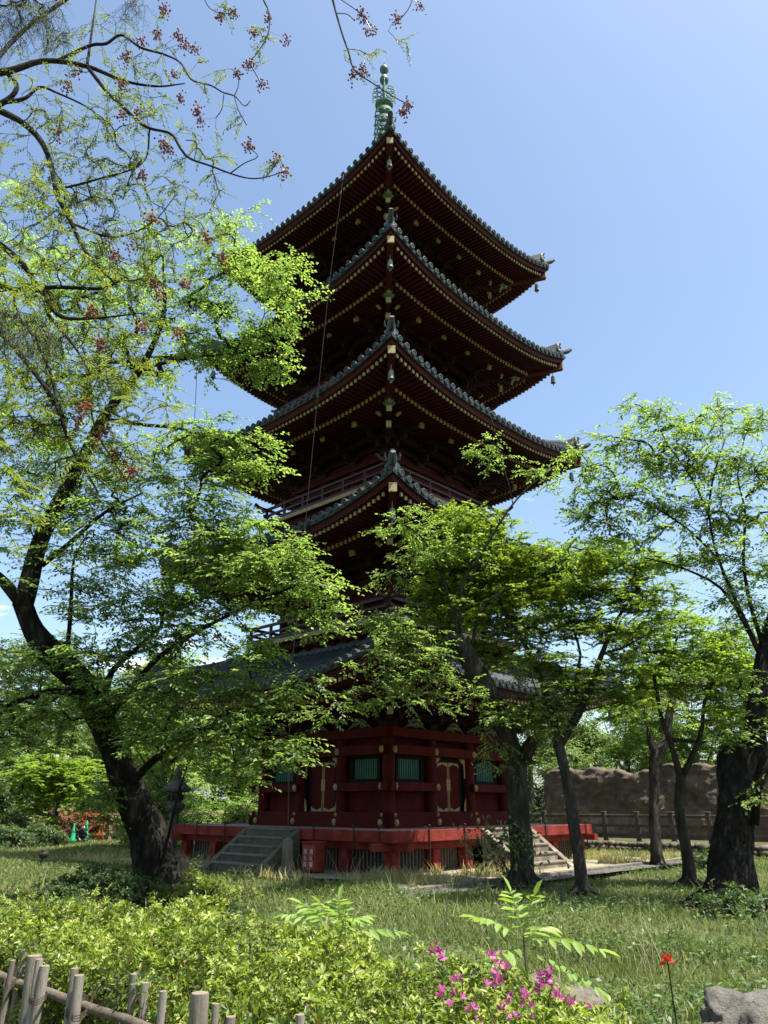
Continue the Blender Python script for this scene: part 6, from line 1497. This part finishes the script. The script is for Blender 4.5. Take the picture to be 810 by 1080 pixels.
g = MB()
for sx_ in (-.035, .035): g.sphere((sx_, -.405, .835), .012, 6, 4)
g.build('eyes', M['void'], per)
# pale building far behind the trees on the left
bd = empty('building', (bx(95, 74), 74, 0), 0, 'pale two storey building glimpsed behind the trees on the left', 'building')
g = MB(); g.box((0, 4, 2.6), (34, 8, 5.2)); g.build('walls', M['pale_wall'], bd)
g = MB(); g.box((0, 4, 5.3), (34.6, 8.6, .3)); g.build('roof', M['stone'], bd)
for fl_ in (0, 1):
    for q in range(12):
        x = -15.4 + q * 2.8; wn = MB(); wn.box((x, -.02, 1.5 + 2.3 * fl_), (1.7, .1, 1.3)); wo_ = wn.build('window', M['white'], bd)
        pn = MB(); pn.box((x - .4, -.075, 1.5 + 2.3 * fl_), (.7, .02, 1.1)); pn.box((x + .4, -.075, 1.5 + 2.3 * fl_), (.7, .02, 1.1)); pn.build('pane', M['glass'], wo_)
# ================================================================== light, sky, output
SUN_AZ, SUN_EL = math.atan2(.9, -.44), R(68)   # azimuth measured from +Y towards +X
sdir = Vector((math.cos(SUN_EL) * math.sin(SUN_AZ), math.cos(SUN_EL) * math.cos(SUN_AZ), math.sin(SUN_EL)))
sl = bpy.data.lights.new('sun', 'SUN'); sl.energy = 5.0; sl.angle = R(.53); sl.color = (1.0, .96, .88)
so = bpy.data.objects.new('sun', sl); COL.objects.link(so); so.rotation_euler = sdir.to_track_quat('Z', 'Y').to_euler(); so.location = (20, -20, 40)
w = bpy.data.worlds.new('World'); SC.world = w; w.use_nodes = True; nt = w.node_tree
for n_ in list(nt.nodes): nt.nodes.remove(n_)
wo = nt.nodes.new('ShaderNodeOutputWorld'); bg = nt.nodes.new('ShaderNodeBackground')
sk = nt.nodes.new('ShaderNodeTexSky'); sk.sky_type = 'NISHITA'; sk.sun_disc = False; sk.sun_elevation = SUN_EL; sk.sun_rotation = SUN_AZ
sk.altitude = 20; sk.air_density = 1.0; sk.dust_density = 2.0; sk.ozone_density = 1.0
tc = nt.nodes.new('ShaderNodeTexCoord'); sep = nt.nodes.new('ShaderNodeSeparateXYZ'); nt.links.new(tc.outputs['Generated'], sep.inputs[0])
mp = nt.nodes.new('ShaderNodeMapping'); mp.inputs['Scale'].default_value = (1, 1, 3.2); mp.inputs['Location'].default_value = (.35, .1, 0); nt.links.new(tc.outputs['Generated'], mp.inputs[0])
cn = noise(nt, 4.2, 8, .62, mp.outputs[0])
cm = ramp(nt, cn, [(.635, (0, 0, 0)), (.72, (1, 1, 1))])
el = ramp(nt, sep.outputs[2], [(.0, (1, 1, 1)), (.32, (.9, .9, .9)), (.40, (0, 0, 0)), (1, (0, 0, 0))])
mu = nt.nodes.new('ShaderNodeMath'); mu.operation = 'MULTIPLY'; nt.links.new(cm, mu.inputs[0]); nt.links.new(el, mu.inputs[1])
mx = nt.nodes.new('ShaderNodeMix'); mx.data_type = 'RGBA'; nt.links.new(mu.outputs[0], mx.inputs[0])
tv = nt.nodes.new('ShaderNodeVectorMath'); tv.operation = 'MULTIPLY'; tv.inputs[1].default_value = (.97, 1.02, 1.0); nt.links.new(sk.outputs[0], tv.inputs[0]); nt.links.new(tv.outputs[0], mx.inputs[6]); mx.inputs[7].default_value = (11, 11.3, 11.8, 1)
nt.links.new(mx.outputs[2], bg.inputs[0]); bg.inputs[1].default_value = .12
nt.links.new(bg.outputs[0], wo.inputs[0])
vs_ = SC.view_settings; vs_.view_transform = 'Standard'; vs_.look = 'None'; vs_.gamma = 1; vs_.exposure = 1.15; vs_.use_curve_mapping = False
SC.cycles.max_bounces = 10; SC.cycles.diffuse_bounces = 6; SC.cycles.transmission_bounces = 6; SC.cycles.transparent_max_bounces = 4
SC.cycles.use_denoising = True
